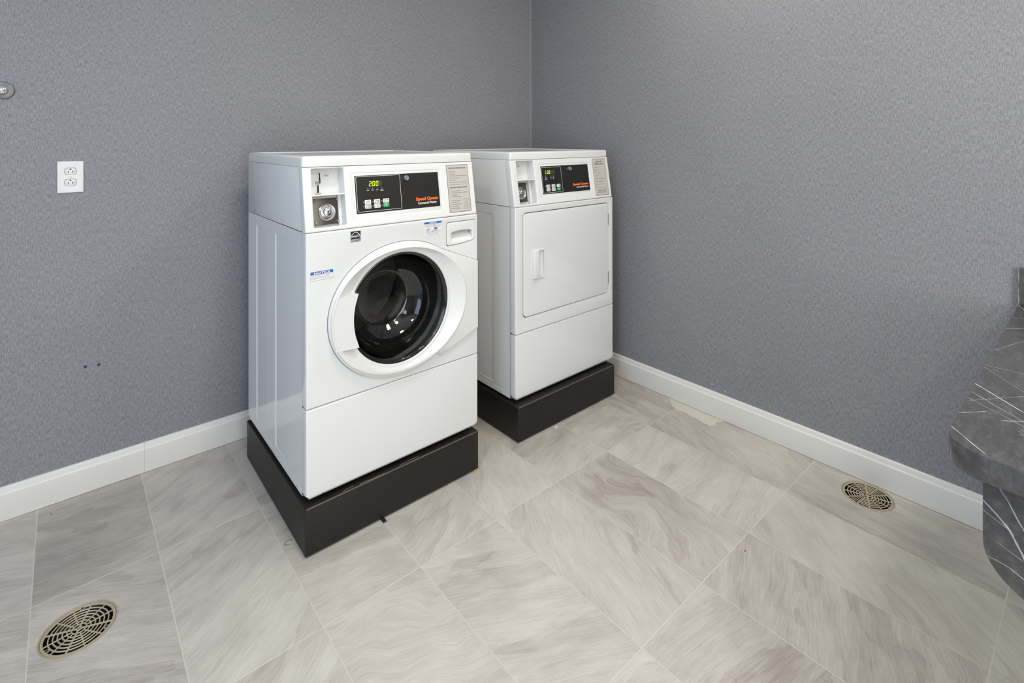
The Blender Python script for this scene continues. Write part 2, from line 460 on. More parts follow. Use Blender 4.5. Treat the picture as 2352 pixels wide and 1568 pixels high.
# baseboards: profile (distance from wall, height)
BB = [(0, .0015), (.0135, .0015), (.014, .003), (.014, .0925), (.0125, .0955), (.0105, .0965), (.0100, .0985), (.0098, .110), (.0085, .1145), (.0055, .1165), (0, .1168)]
def sweep(mb, prof, p0, p1, out, m):
    n = len(prof); V = [(p0[0] + out[0] * a, p0[1] + out[1] * a, z) for a, z in prof] + [(p1[0] + out[0] * a, p1[1] + out[1] * a, z) for a, z in prof]
    F = [[i, i + 1, n + i + 1, n + i] for i in range(n - 1)] + [list(range(n))[::-1], list(range(n, 2 * n))]
    mb.add(V, F, m)
mb = MB(); sweep(mb, BB, (XW, -.0002), (-2.1170, -.0002), (0, -1), TRIMW); sweep(mb, BB, (-2.1164, -.0002), (-.0002, -.0002), (0, -1), TRIMW)
struct(mb.build('baseboard_left', sharp=20))
mb = MB(); sweep(mb, BB, (-.0002, -.0146), (-.0002, YW), (-1, 0), TRIMW); struct(mb.build('baseboard_right', sharp=20))
mb = MB(); mb.box(-.0028, -.0002, -.0022, -.0002, .118, CEIL - .001, mat('corner_caulk', '#b9b9b4', .5), .0006, 1); struct(mb.build('trim_1'))

# ------------------------------------------------------------------ floor drains
def drain(cx, cy, R, label, rot, seedv):
    t = thing('floor_drain', label, 'floor drain', (cx, cy, 0), 'round grated floor drains')
    I = Matrix.Identity(4)
    mb = MB()
    mb.lathe([(R, -.0015), (R, .0006), (R - .002, .0009), (R - .0040, .0004), (R - .0048, -.002), (R - .0048, -.012), (R - .0015, -.012), (R, -.0015)], BRASSD, I, 72)
    mb.build('rim', t)
    mb = MB()
    mb.lathe([(R - .006, -.010), (R - .010, -.03), (.045, -.075), (.0, -.078)], SUMP, I, 48)
    mb.lathe([(.040, -.060), (.040, -.030), (.037, -.030), (.037, -.060)], SUMP, I, 32)
    mb.build('sump', t)
    Rg = R - .0054
    mb = MB()
    zt, zb = -.0006, -.0030
    def ann(r0, r1):
        mb.lathe([(r0, zb), (r0, zt - .0006), (r0 + .0005, zt), (r1 - .0005, zt), (r1, zt - .0006), (r1, zb), (r0, zb)], BRASS, I, 72)
    ann(Rg - .0065, Rg)
    nr = 7; pitch = (Rg - .0065 - .006) / nr
    for i in range(1, nr):
        r = .006 + i * pitch; ann(r - .0015, r + .0015)
    ann(.0045, .0072)
    for i in range(12):
        a = rot + i * math.pi / 6
        wdt = .0016 if i % 3 else .0024
        r0 = .006 if i % 3 == 0 else .006 + pitch
        if i % 3 and i % 2: r0 = .006 + pitch
        mb.box(r0, Rg - .004, -wdt, wdt, zb + .0003, zt - .0001, BRASS, .0003, 1, Matrix.Rotation(a, 4, 'Z'))
    mb.box(-.005, .005, -.0011, .0011, zb, zt - .0002, BRASS, 0, 1, Matrix.Rotation(rot + .3, 4, 'Z'))
    mb.box(-.005, .005, -.0011, .0011, zb, zt - .0002, BRASS, 0, 1, Matrix.Rotation(rot + 1.87, 4, 'Z'))
    for k in range(3):
        a = rot + math.pi / 12 + k * 2 * math.pi / 3
        mb.lathe([(.0, zt - .0003), (.0058, zt - .0003), (.0058, zb)], BRASS, Matrix.Translation(((Rg - .009) * math.cos(a), (Rg - .009) * math.sin(a), 0)), 20)
    gr = mb.build('grate', t)
    for k in range(3):
        a = rot + math.pi / 12 + k * 2 * math.pi / 3
        mb = MB()
        T = Matrix.Translation(((Rg - .009) * math.cos(a), (Rg - .009) * math.sin(a), 0))
        mb.lathe([(.0, zt + .0008), (.002, zt + .0007), (.0036, zt + .0002), (.0038, zt - .0008)], SATIN, T, 20)
        mb.box(-.0024, .0024, -.0005, .0005, zt + .0006, zt + .0010, DARK, 0, 1, T)
        mb.build('screw', t)
    return t
drain(*D1, 'large nickel floor drain grate by the left wall, at the bottom left', math.radians(68), 1)
drain(*D2, 'brass-toned floor drain grate tucked against the right-hand baseboard', math.radians(20), 2)

# ------------------------------------------------------------------ folding counter at the right
VT = [((-.830, -2.325), (-1.165, -2.637), .0013, 1.), ((-.885, -2.325), (-1.10, -2.55), .0007, .8), ((-1.095, -2.332), (-1.163, -2.387), .0009, 1.),
      ((-1.03, -2.3355), (-.985, -2.367), .0010, .7), ((-.70, -2.33), (-.698, -2.46), .0007, .6), ((-.710, -2.331), (-1.16, -2.674), .0006, .6),
      ((-.344, -2.33), (-.29, -2.38), .0012, .8), ((-.93, -2.331), (-1.03, -2.464), .0006, .7), ((-.945, -2.345), (-.80, -2.44), .0006, .6),
      ((-.0, -2.330), (-.14, -2.372), .0016, .8), ((-.56, -2.34), (-.43, -2.38), .0007, .45), ((-1.0, -2.40), (-.93, -2.47), .0009, .7), ((-.2, -2.33), (-.16, -2.45), .0010, .5),
      ((-.35, -2.45), (-.95, -2.98), .0011, .8), ((-.1, -2.6), (-.75, -3.05), .0008, .7), ((-1.1, -2.75), (-.4, -2.95), .0009, .6)]
VP = [((-2.375, .697), (-2.404, .670), .0009, .75), ((-2.404, .670), (-2.417, .655), .0013, .85), ((-2.417, .655), (-2.470, .545), .0014, .9),
      ((-2.398, .736), (-2.413, .707), .0008, .6), ((-2.413, .707), (-2.445, .643), .0009, .7), ((-2.390, .593), (-2.418, .590), .0007, .5),
      ((-2.423, .587), (-2.47, .565), .0009, .6), ((-2.386, .670), (-2.413, .656), .0006, .4), ((-2.407, .622), (-2.43, .613), .0009, .4),
      ((-2.7, .74), (-2.95, .54), .0014, .7), ((-3.2, .72), (-3.3, .54), .0014, .7)]
MARB = marble('marble_laminate_top', 0, 1, VT, vec_off=(0, -2.336, 0))
MARBP = marble('marble_laminate_panel', 1, 2, VP, soft=1., vec_off=(0, -2.336, 0))
CT, CB, CYE, CXE, CR = .7885, .7430, -2.336, -1.178, .062
mb = MB()
out = [(-.0005, CYE), (CXE + CR, CYE)]
out += [(CXE + CR + CR * math.cos(a), CYE - CR + CR * math.sin(a)) for a in [math.radians(90 + 90 * i / 10) for i in range(1, 11)]]
out += [(CXE, -4.0), (-.0005, -4.0)]
t = thing('folding_counter', 'dark grey marble-look folding counter with rounded corner on right wall', 'counter', (0, CYE, 0))
T0 = Matrix.Translation((0, -CYE, 0))
mb.plate([out], CT - CB, MARB, T0 @ Matrix.Translation((0, 0, CB)), .0012, 1); mb.build('countertop', t)
mb = MB(); mb.box(-.0195, -.0005, -4.0, CYE + .0, CT, .9075, MARB, .0012, 1, T0); mb.build('backsplash', t)
# front skirt panel set back under the top, with a rounded lower corner
ye, ae, be = -2.3835, .100, .084
pts = [(-4.0, CB - .0005), (-4.0, .536)]
for i in range(15):
    a = math.radians(-90 + 90 * i / 14); pts.append((ye - ae + ae * math.cos(a), .620 + be * math.sin(a)))
pts += [(ye, CB - .0005)]
mb = MB(); mb.plate([pts], .020, MARBP, T0 @ frame((-1.13, 0, 0), (0, -1, 0), (0, 0, 1)) @ Matrix.Diagonal((-1, 1, -1, 1)), .0006, 1)
mb.build('front_skirt', t)
for yy in (-2.75, -3.9):
    mb = MB(); mb.box(-.60, -.0165, yy - .02, yy, .0005, CB - .0005, MARB, .0008, 1, T0); mb.build('support_panel', t)

# ------------------------------------------------------------------ wall items
t = thing('wall_outlet', 'white duplex power outlet with plate on the left wall', 'outlet', (-2.3411, 0, 1.1879))
A = frame((0, 0, 0), (1, 0, 0), (0, 0, 1))
mb = MB()
a = [(-.0375, -.0585), (.0375, -.0585), (.0375, .0585), (-.0375, .0585)]
def rocker(cy):  # receptacle outline
    o = []
    for i in range(24):
        an = 2 * math.pi * i / 24; o.append((.0172 * math.cos(an), max(-.0125, min(.0125, .0172 * math.sin(an))) + cy))
    return o
mb.plate([rrect(-.0375, .0375, -.0585, .0585, .002, 3), rocker(.0205), rocker(-.0205)], .0055, PLASTIC, A, .0022, 3)
mb.build('cover_plate', t)
for cy in (.0205, -.0205):
    mb = MB()
    r2 = [((x) * .965, cy + (y - cy) * .965) for x, y in rocker(cy)]
    mb.plate([r2], .0058, PLASTIC, A, .0006, 1)
    h = .00592
    mb.quad(-.0075, -.0058, cy - .0055, cy + .0020, DARK, A, h)
    mb.quad(.0048, .0066, cy - .0055, cy + .0020, DARK, A, h)
    mb.quad(.0066, .0125, cy - .0022, cy - .0010, DARK, A, h)
    mb.add([(-.0026 + 0, cy + .0095, h), (.0026, cy + .0095, h), (.0026, cy + .0072, h), (.0014, cy + .0056, h), (-.0014, cy + .0056, h), (-.0026, cy + .0072, h)], [[0, 1, 2, 3, 4, 5]], DARK, False, A)
    mb.build('receptacle', t)
mb = MB(); mb.lathe([(0, .0064), (.002, .0063), (.0031, .0055)], PLASTIC, A, 16); mb.quad(-.002, .002, -.0003, .0003, GREYINK, A, .0066); mb.build('screw', t)

t = thing('wall_hook', 'round metal wall hook plate with sparkling knob at far left', 'wall hook', (-2.521, 0, 1.4985))
mb = MB(); mb.lathe([(.0, .0045), (.024, .0042), (.0295, .0028), (.031, .0008), (.031, 0.)], SATIN, A, 48); mb.build('backplate', t)
mb = MB(); mb.lathe([(.0075, .003), (.006, .010), (.006, .022), (.009, .026)], CHROME, A, 20); mb.build('stem', t)
mb = MB()
mb.lathe([(.008, .020), (.0145, .025), (.0165, .032), (.0145, .039), (.009, .0435), (0, .045)], mat('polished_knob', '#f0f0f0', .04, 1.), A, 9)
for f in mb.bm.faces: f.smooth = False
mb.build('knob', t)

for x, z, lab in ((-2.2982, .4696, 'small blue plastic wall anchor, the left one of two'), (-2.2584, .4665, 'small blue plastic wall anchor, the right one of two')):
    mb = MB(); mb.lathe([(.0020, .0004), (.0024, .0016), (.0046, .0014), (.0052, 0.)], mat('anchor_blue', '#22406e', .5), A, 20)
    mb.lathe([(0, .0006), (.0022, .0006)], DARK, A, 16)
    tag(mb.build('wall_anchor', None, (x, -.0001, z)), lab, 'wall anchor', 'wall anchors in the left wall')

# ------------------------------------------------------------------ machines
W, DEP = .683, .684
LV, LS = .0338, .2062       # console: set-back and rise
def con_frame(z0):
    o = (-W / 2, -DEP / 2 + .005, z0)
    return frame(o, (1, 0, 0), (0, .033, .2062))
def conv(z, zb):            # world height -> slope coordinate
    return (z - zb) / .2062 * .20882

def machine(kind, loc, dz, label):
    """local coordinates: x, y from the machine's centre, z from its underside (absolute z minus loc z)"""
    root = thing('coin_washer' if kind == 'w' else 'coin_dryer', label, 'washing machine' if kind == 'w' else 'clothes dryer', loc)
    Z = lambda z: z - loc[2]
    XL, XR, YF, YB = -W / 2, W / 2, -DEP / 2, DEP / 2
    zb, zs, zt_, ztop = .1711 + dz, 1.0247 + dz, 1.2362 + dz, 1.2718 + dz
    zp = .4612 if kind == 'w' else .4580
    FR = frame((XL, YF, 0), (1, 0, 0), (0, 0, 1))          # local u = x from left edge, v = z, n = outward
    # ---- cabinet (open box behind the front panels) with stamped side reliefs
    mb = MB()
    x0, x1 = XL + .0015, XR - .0015
    yf = YF + .038
    th = .0012
    def side(x, sgn):
        # sgn: inward direction
        y0_, y1_ = yf, YB
        if kind == 'w': recs = [(-.8563 + .168, -.534, 'b'), (-.42, -.290, 'b')]
        else: recs = [(-.6558, -.49, 'f')]
        yb0 = -.8563 if kind == 'w' else -.8139
        ys = [(YF + (a - yb0), YF + (b - yb0), k) for a, b, k in recs]
        zl, zh = .2085 + dz, .9835 + dz
        cur = y0_; V = []; F = []
        def q(a, b, c_, d_):
            i = len(V); V.extend([a, b, c_, d_]); F.append([i, i + 1, i + 2, i + 3])
        dpt = .0028 * sgn
        for a, b, k in ys:
            q((x, cur, Z(zb)), (x, a, Z(zb)), (x, a, Z(zs)), (x, cur, Z(zs)))
            q((x, a, Z(zb)), (x, b, Z(zb)), (x, b, Z(zl)), (x, a, Z(zl)))
            q((x, a, Z(zh)), (x, b, Z(zh)), (x, b, Z(zs)), (x, a, Z(zs)))
            wv = .0018
            if k == 'b':   # deep at the back edge b, flush at a
                q((x, a, Z(zl)), (x + dpt, b - wv, Z(zl + wv)), (x + dpt, b - wv, Z(zh - wv)), (x, a, Z(zh)))
                q((x + dpt, b - wv, Z(zl + wv)), (x, b, Z(zl)), (x, b, Z(zh)), (x + dpt, b - wv, Z(zh - wv)))
                i = len(V); V.extend([(x, a, Z(zl)), (x, b, Z(zl)), (x + dpt, b - wv, Z(zl + wv)), (x, a, Z(zh)), (x, b, Z(zh)), (x + dpt, b - wv, Z(zh - wv))])
                F.extend([[i, i + 1, i + 2], [i + 3, i + 4, i + 5]])
            else:
                q((x, b, Z(zl)), (x + dpt, a + wv, Z(zl + wv)), (x + dpt, a + wv, Z(zh - wv)), (x, b, Z(zh)))
                q((x + dpt, a + wv, Z(zl + wv)), (x, a, Z(zl)), (x, a, Z(zh)), (x + dpt, a + wv, Z(zh - wv)))
                i = len(V); V.extend([(x, b, Z(zl)), (x, a, Z(zl)), (x + dpt, a + wv, Z(zl + wv)), (x, b, Z(zh)), (x, a, Z(zh)), (x + dpt, a + wv, Z(zh - wv))])
                F.extend([[i, i + 1, i + 2], [i + 3, i + 4, i + 5]])
            cur = b
        q((x, cur, Z(zb)), (x, y1_, Z(zb)), (x, y1_, Z(zs)), (x, cur, Z(zs)))
        mb.add(V, F, WHITE_SIDE, False)
    side(x0, 1); side(x1, -1)
    # rear, bottom, inner return
    mb.add([(x0, YB, Z(zb)), (x1, YB, Z(zb)), (x1, YB, Z(zs)), (x0, YB, Z(zs))], [[0, 1, 2, 3]], WHITE_SIDE, False)
    mb.add([(x0, yf, Z(zb)), (x1, yf, Z(zb)), (x1, YB, Z(zb)), (x0, YB, Z(zb))], [[0, 1, 2, 3]], WHITE_SIDE, False)
    # lower hem with a small step
    mb.box(x0 - .0006, x0 + .004, yf + .02, YB - .02, Z(zb), Z(zb) + .022, WHITE_SIDE, .0008, 1)
    mb.box(x1 - .004, x1 + .0006, yf + .02, YB - .02, Z(zb), Z(zb) + .022, WHITE_SIDE, .0008, 1)
    mb.build('cabinet', root, recalc=False, sharp=20)
    # upper cabinet band beside the console
    mb = MB()
    pr = [(YF + .014, zs + .0022), (YB, zs + .0012), (YB, zt_ - .0012), (YF + .046, zt_ - .0004)]
    for xs in (x0, x1 - .0020):
        mb.plate([[(p[0], Z(p[1])) for p in pr]], .0020, WHITE_SIDE, frame((xs, 0, 0), (0, 1, 0), (0, 0, 1)), .0006, 1)
    mb.box(x0 + .002, x1 - .002, YB - .002, YB, Z(zs + .002), Z(zt_ - .002), WHITE_SIDE)
    mb.build('upper_cabinet', root)
    # ---- top cap
    mb = MB()
    yc = YF + .0375
    t_ = bmesh.new(); bmesh.ops.create_cube(t_, size=1.)
    for v in t_.verts:
        v.co = (v.co.x * W, (yc + YB) / 2 + v.co.y * (YB - yc), Z(zt_) + .0002 + (v.co.z + .5) * (ztop - zt_ - .0002))
    top = [f for f in t_.faces if f.normal.z > .9][0]
    ed = [e for e in t_.edges if all(abs(v.co.z - (Z(ztop))) < 1e-4 for v in e.verts)]
    vert = [e for e in t_.edges if abs(e.verts[0].co.z - e.verts[1].co.z) > .01]
    bmesh.ops.bevel(t_, geom=ed + vert, offset=.011, segments=5, profile=.5, affect='EDGES')
    tf = max((f for f in t_.faces if f.normal.z > .99), key=lambda f: f.calc_area())
    bmesh.ops.inset_individual(t_, faces=[tf], thickness=.014)
    bmesh.ops.inset_individual(t_, faces=[tf], thickness=.004, depth=-.003)
    mb.merge(t_, WHITE); mb.build('top_panel', root)
    # ---- front panels
    hole = []
    DCX, DCZ = W / 2, .7195
    mb = MB()
    if kind == 'w':
        hole = [circ(DCX, Z(DCZ), .1985, 72)]
        # drawer recess
        hole.append(drawer_shape(.2815 + .2525, .674 , Z(.9135), Z(1.0040), 0.0))
    else:
        hole = [rrect(.0455, .6485, Z(.5240), Z(.9945), .022, 6)]
    mb.plate([rrect(.0, W, Z(zp + .0010), Z(zs - .0006), .006, 4)] + hole, .038, WHITE, FR @ Matrix.Translation((0, 0, -.038)), .0045, 3)
    fp = mb.build('front_panel', root)
    mb = MB()
    mb.plate([[(0.0, Z(zp - .0010)), (0.0, Z(zb) + .016), (.010, Z(zb) + .0065), (W - .010, Z(zb) + .0065), (W, Z(zb) + .016), (W, Z(zp - .0010))][::-1]], .038, WHITE, FR @ Matrix.Translation((0, 0, -.038)), .0045, 3)
    mb.add([(.008, Z(zb) + .0125, -.0012), (W - .008, Z(zb) + .0125, -.0012), (W - .014, Z(zb) + .0005, -.0075), (.014, Z(zb) + .0005, -.0075)], [[0, 3, 2, 1]], WHITE_SIDE, False, FR)
    mb.box(.012, W - .012, Z(zb) + .0003, Z(zb) + .012, -.036, -.008, WHITE_SIDE, 0, 1, FR)
    lp = mb.build('lower_panel', root)
    for x in (.056, .629):
        mb = MB(); T = FR @ Matrix.Translation((x, Z(zb) + .0058, -.0048)) @ Matrix.Rotation(.48, 4, 'X')
        mb.lathe([(0, .0018), (.0028, .0015), (.0042, .0003), (.0042, -.001)], SCREWM, T, 16); mb.quad(-.0028, .0028, -.0005, .0005, DARK, T, .0019)
        mb.build('screw', lp)
    # dark core between panels so the seams read as gaps
    # ---- console
    CF = con_frame(Z(zs + .0055))
    zc = zs + .0055
    V_ = lambda z: conv(z + dz, zc)
    mb = MB()
    if kind == 'w':
        rec = (.0295, .1385, 1.0395, 1.2300); bez = (.1690, .5205, 1.0495, 1.2085); ov = (.1757, .5140, 1.0700, 1.2000)
        bz = (.1690, .5205, 1.0560, 1.2085)
    else:
        rec = (.0365, .1430, 1.0360, 1.2300); ov = (.1850, .5190, 1.0710, 1.2015); bz = (.1780, .5230, 1.0620, 1.2090)
    mb.plate([rrect(0, W, -.0040, conv(zt_ - .0008, zc), .003, 2), rrect(rec[0], rec[1], V_(rec[2]), V_(rec[3]), .005, 4),
              rrect(bz[0], bz[1], V_(bz[2]), V_(bz[3]), .005, 4)], .034, PLASTIC, CF @ Matrix.Translation((0, 0, -.034)), .004, 3)
    # inner bezel behind the control panel
    mb.plate([rrect(bz[0] - .004, bz[1] + .004, V_(bz[2]) - .004, V_(bz[3]) + .004, .004, 3)], .006, PLASTIC, CF @ Matrix.Translation((0, 0, -.0075)), .001, 1)
    con = mb.build('console', root)
    # coin box: five walls of a recess and the shelf
    mb = MB()
    a0, a1, b0, b1 = rec[0] - .001, rec[1] + .001, V_(rec[2]) - .001, V_(rec[3]) + .001
    dd = .050; t2 = .002
    for q in ((a0 - t2, a0, b0 - t2, b1 + t2), (a1, a1 + t2, b0 - t2, b1 + t2), (a0, a1, b0 - t2, b0), (a0, a1, b1, b1 + t2)):
        mb.box(q[0], q[1], q[2], q[3], -dd, -.003, PLASTIC, 0, 1, CF)
    mb.box(a0, a1, b0, b1, -dd - .002, -dd, PLASTIC, 0, 1, CF)
    sh = V_(1.1432)
    mb.box(a0, a1, sh - .0025, sh + .0025, -dd, -.001, PLASTIC, .0008, 1, CF)
    # raised inner ledge at right in the lower bay
    mb.box(a1 - .012, a1, b0, sh, -dd, -dd + .014, PLASTIC, .001, 1, CF)
    # price mark on the back wall
    BF = CF @ Matrix.Translation((0, 0, -dd))
    ox = 0.0 if kind == 'w' else -.006
    u, v = .0975 + ox, V_(1.2105)
    hx = [(-.0105, 0), (-.0075, .0042), (.0075, .0042), (.0105, 0), (.0075, -.0042), (-.0075, -.0042)]
    hx2 = [(p[0] * .93, p[1] * .88) for p in hx]
    mb.add([(u + p[0], v + p[1], .0003) for p in hx] + [(u + p[0], v + p[1], .0003) for p in hx2], [[i, (i + 1) % 6, 6 + (i + 1) % 6, 6 + i] for i in range(6)], GREYINK, False, BF)
    mb.text('25\u00a2', u - .0048, u + .0048, v - .0022, v + .0024, INK, BF, .0003, .02)
    cb = mb.build('coin_box', root)
    # coin slide: two slots, round knob, lower lip
    mb = MB()
    mb.plate([[(.0045, .041), (.0105, .041), (.0110, .0050), (.0040, .0000), (.0035, -.026), (-.0040, -.026), (-.0040, -.004), (-.0115, .0), (-.0115, .0110), (-.004, .0125), (.0030, .0135)]], .0024, CHROME, BF @ Matrix.Translation((.0655 + ox, V_(1.1805), 0)), .0009, 2)
    S = BF @ Matrix.Translation((.0655 + ox, V_(1.1805), 0))
    mb.add([(.0056, .0385, .0034), (.0092, .0385, .0034), (.0100, .0095, .0034), (.0062, .0095, .0034)], [[0, 1, 2, 3]], DARK, False, S)
    mb.quad(-.0026, .0026, -.0270, -.0030, DARK, S, .0034)
    mb.lathe([(0, .0080), (.0040, .0070), (.0064, .0046), (.0070, .0020)], CHROME, S @ Matrix.Translation((-.0030, .0040, 0)), 24)
    mb.box(-.0095, .0095, -.0315, -.0280, 0, .0070, CHROME, .0014, 2, S)
    mb.build('coin_slot', cb)
    # lock plate
    pl = (.0425 + ox, .1255 + ox, V_(1.0465), V_(1.1335))
    mb = MB(); mb.plate([rrect(pl[0], pl[1], pl[2], pl[3], .002, 3)], .010, STEEL, BF, .0008, 1)
    if kind == 'w': mb.text('GREENWALD', pl[0] + .014, pl[1] - .016, pl[3] - .0095, pl[3] - .0055, SATIN, BF, .0103, .01)
    else: mb.text('GREENWALD', pl[0] + .014, pl[1] - .016, pl[3] - .0095, pl[3] - .0055, SATIN, BF, .0103, .01)
    mb.build('lock_plate', cb)
    lc = BF @ Matrix.Translation((.0880 + ox, V_(1.0875), .010))
    mb = MB()
    mb.lathe([(.0292, 0), (.0288, .003), (.0262, .0048), (.0215, .0030), (.0195, .0018), (.0180, .0022), (.0172, .0085), (.0150, .0128), (.0105, .0150), (.0060, .0156), (.0055, .0146), (0, .0146)], CHROME, lc, 48)
    mb.box(-.0009, .0009, -.0042, .0042, .0140, .0149, DARK, 0, 1, lc)
    mb.lathe([(.0048, .0147), (.0048, .0158), (.0040, .0158), (.0040, .0147)], CHROME, lc, 24)
    mb.build('coin_lock', cb)
    for su in (pl[0] + .0065, pl[1] - .0005):
        for sv in (pl[2] + .009, pl[3] - .007):
            mb = MB(); mb.lathe([(0, .0180), (.0028, .0168), (.0048, .0136), (.0053, .0100), (.0053, 0)], CHROME, BF @ Matrix.Translation((su, sv, .0)), 20)
            mb.build('dome_bolt', cb)
    # ---- control panel overlay
    PF = CF @ Matrix.Translation((0, 0, -.0015))
    mb = MB()
    mb.plate([rrect(ov[0], ov[1], V_(ov[2]), V_(ov[3]), .001, 2)], .0016, OVERLAY, PF @ Matrix.Translation((0, 0, -.0012)), 0)
    if kind == 'w':
        ib = (.1800, .3500, 1.0755, 1.1972)
        mb.rim(ib[0], ib[1], V_(ib[2]), V_(ib[3]), .003, .0011, WINK, PF, .0006)
        mb.text('Speed Queen', .4100, .5060, V_(1.0935), V_(1.1095), ORANGE, PF, .0006, .055)
        mb.text('Commercial Washer', .4180, .4992, V_(1.0835), V_(1.0925), WINK, PF, .0006, .016)
        mb.quad(.5050, .5125, V_(1.0712), V_(1.0722), GREYINK, PF, .0006)
        dg = [(.2270 + i * .01275, c_) for i, c_ in enumerate('200')]; dims = [.2270 + 3 * .01275]; dw = .0098; dv = (1.1612, 1.1790)
        for i, tx in enumerate((('WASH',), ('RINSE',), ('SPIN',), ('DOOR', 'LOCKED'))):
            uu = .2222 + i * .01775
            mb.lathe([(0, .0006), (.0011, .0006)], WINK, PF @ Matrix.Translation((uu, V_(1.1540), 0)), 10)
            for j, l in enumerate(tx):
                hw = .0046 if l != 'LOCKED' else .0058
                mb.text(l, uu - hw, uu + hw, V_(1.1468 - j * .0034), V_(1.1493 - j * .0034), WINK, PF, .0006, .02)
    else:
        ib = (.1885, .3205, 1.0760, 1.1960)
        mb.rim(ib[0], ib[1], V_(ib[2]), V_(ib[3]), .003, .0011, WINK, PF, .0006)
        mb.text('Speed Queen', .3940, .5085, V_(1.0965), V_(1.1120), ORANGE, PF, .0006, .055)
        mb.text('Commercial Dryer', .4180, .5075, V_(1.0860), V_(1.0955), WINK, PF, .0006, .016)
        dg = [(.2125 + i * .0112, c_) for i, c_ in enumerate('100')]; dims = [.2125 + i * .0112 for i in (3, 4, 5)]; dw = .0088; dv = (1.1640, 1.1810)
        for i, tx in enumerate((('NO', 'HEAT', 'DELICATE'), ('COOL', 'DOWN'), ('DRY', 'LINT', 'DOOR'))):
            uu = .2140 + (0, .0335, .0500)[i]
            mb.lathe([(0, .0006), (.0011, .0006)], WINK, PF @ Matrix.Translation((uu, V_(1.1555), 0)), 10)
            for j, l in enumerate(tx):
                hw = .0034 if len(l) < 5 else .0078
                mb.text(l, uu - hw, uu + hw, V_(1.1475 - j * .0045), V_(1.1505 - j * .0045), WINK, PF, .0006, .02)
    cp = mb.build('control_panel', root)
    SEG = {'0': 'abcdef', '1': 'ef', '2': 'abged', '8': 'abcdefg'}
    def digit(mbx, u0, ch, m):
        v0, v1 = V_(dv[0]), V_(dv[1]); h = v1 - v0; tt = h * .15; sl = h * .10
        vm_ = (v0 + v1) / 2
        R = {'a': (u0, u0 + dw, v1 - tt, v1), 'g': (u0, u0 + dw, vm_ - tt / 2, vm_ + tt / 2), 'd': (u0, u0 + dw, v0, v0 + tt),
             'f': (u0, u0 + tt, vm_, v1), 'b': (u0 + dw - tt, u0 + dw, vm_, v1), 'e': (u0, u0 + tt, v0, vm_), 'c': (u0 + dw - tt, u0 + dw, v0, vm_)}
        for sg in SEG[ch]:
            q = R[sg]; gsp = tt * .12
            pts = [(q[0] + gsp, q[2] + gsp), (q[1] - gsp, q[2] + gsp), (q[1] - gsp, q[3] - gsp), (q[0] + gsp, q[3] - gsp)]
            mbx.add([(p[0] + (p[1] - v0) / h * sl, p[1], .0008) for p in pts], [[0, 1, 2, 3]], m, False, PF)
    mb = MB()
    mb.quad(dims[0] - .001, dims[-1] + dw + .001, V_(dv[0] - .001), V_(dv[1] + .001), mat('display_window', '#3a362e', .4), PF, .0006)
    for u0, ch in dg: digit(mb, u0, ch, LED)
    for u0 in dims: digit(mb, u0, '8', DIM)
    if kind == 'd': mb.quad(dg[0][0] + .0055, dg[0][0] + .0075, V_(dv[0]), V_(dv[0] + .0022), LED, PF, .0008)
    mb.build('display', cp)
    # keys
    if kind == 'w':
        cols = [(.2072, .2305), (.2418, .2650), (.2767, .2997)]; rows = [(1.1005, 1.1158), (1.0850, 1.1003)]
        names = [['NORMAL|HOT', 'NORMAL|WARM', 'NORMAL|COLD'], ['PERM|PRESS|WARM', 'DELICATES|COLD', 'START|$']]
    else:
        cols = [(.2110, .2345), (.2462, .2695), (.2810, .3045)]; rows = [(1.0990, 1.1145), (1.0828, 1.0980)]
        names = [['HIGH|TEMP', 'MED|TEMP', 'LOW|TEMP'], ['DELICATE', 'NO HEAT', 'START|$']]
    for r in range(2):
        for q in range(3):
            st = r == 1 and q == 2
            u0, u1 = cols[q]; v0, v1 = V_(rows[r][0]) + .0006, V_(rows[r][1]) - .0006
            mb = MB(); mb.plate([rrect(u0, u1, v0, v1, .0016, 3)], .0014, GREEN if st else KEYW, PF @ Matrix.Translation((0, 0, .0003)), .0004, 1)
            ls = names[r][q].split('|'); n = len(ls); hh = (v1 - v0) * .78 / n
            for i, l in enumerate(ls):
                vv = v1 - (v1 - v0) * .11 - (i + 1) * hh
                if st: mb.text(l, u0 + .006 if i == 0 else u0 + .010, u1 - .006 if i == 0 else u1 - .010, vv + hh * .15, vv + hh * .85, WINK, PF, .0018, .02)
                else: mb.text(l, u0 + .0080, u1 - .0025, vv + hh * .15, vv + hh * .85, INK, PF, .0018, .02)
            if not st:
                mb.quad(u0 + .0040, u0 + .0056, v0 + .0025, v1 - .0025, GREYINK, PF, .0018)
                mb.lathe([(0, .0018), (.0013, .0018)], GREYINK, PF @ Matrix.Translation((u0 + .0048, v0 + .0030, 0)), 10)
            bt = mb.build('button', cp)
            if st: bt['label'] = 'green start button'
            lit = kind == 'w' and r == 0 and q == 2
            mb = MB(); mb.lathe([(0, .0012), (.0008, .0011), (.0013, .0004)], LEDY if lit else WINK, PF @ Matrix.Translation((u0 - .0042, (v0 + v1) / 2, 0)), 12)
            ind = mb.build('indicator_light', cp)
            if lit: ind['label'] = 'lit yellow indicator light'
    # key lock on the panel
    lk = PF @ Matrix.Translation((.3730 if kind == 'w' else .3800, V_(1.1825), 0))
    mb = MB(); mb.lathe([(.0100, 0), (.0100, .0085), (.0088, .0110), (.0060, .0112), (.0056, .0098), (0, .0098)], CHROME, lk, 32)
    mb.box(-.0007, .0007, -.0032, .0032, .0092, .0100, DARK, 0, 1, lk)
    mb.build('panel_lock', cp)
    # ---- instruction label
    if kind == 'w': il = (.5535, .6575, 1.0395, 1.2250)
    else: il = (.5555, .6610, 1.0385, 1.2265)
    LF = CF
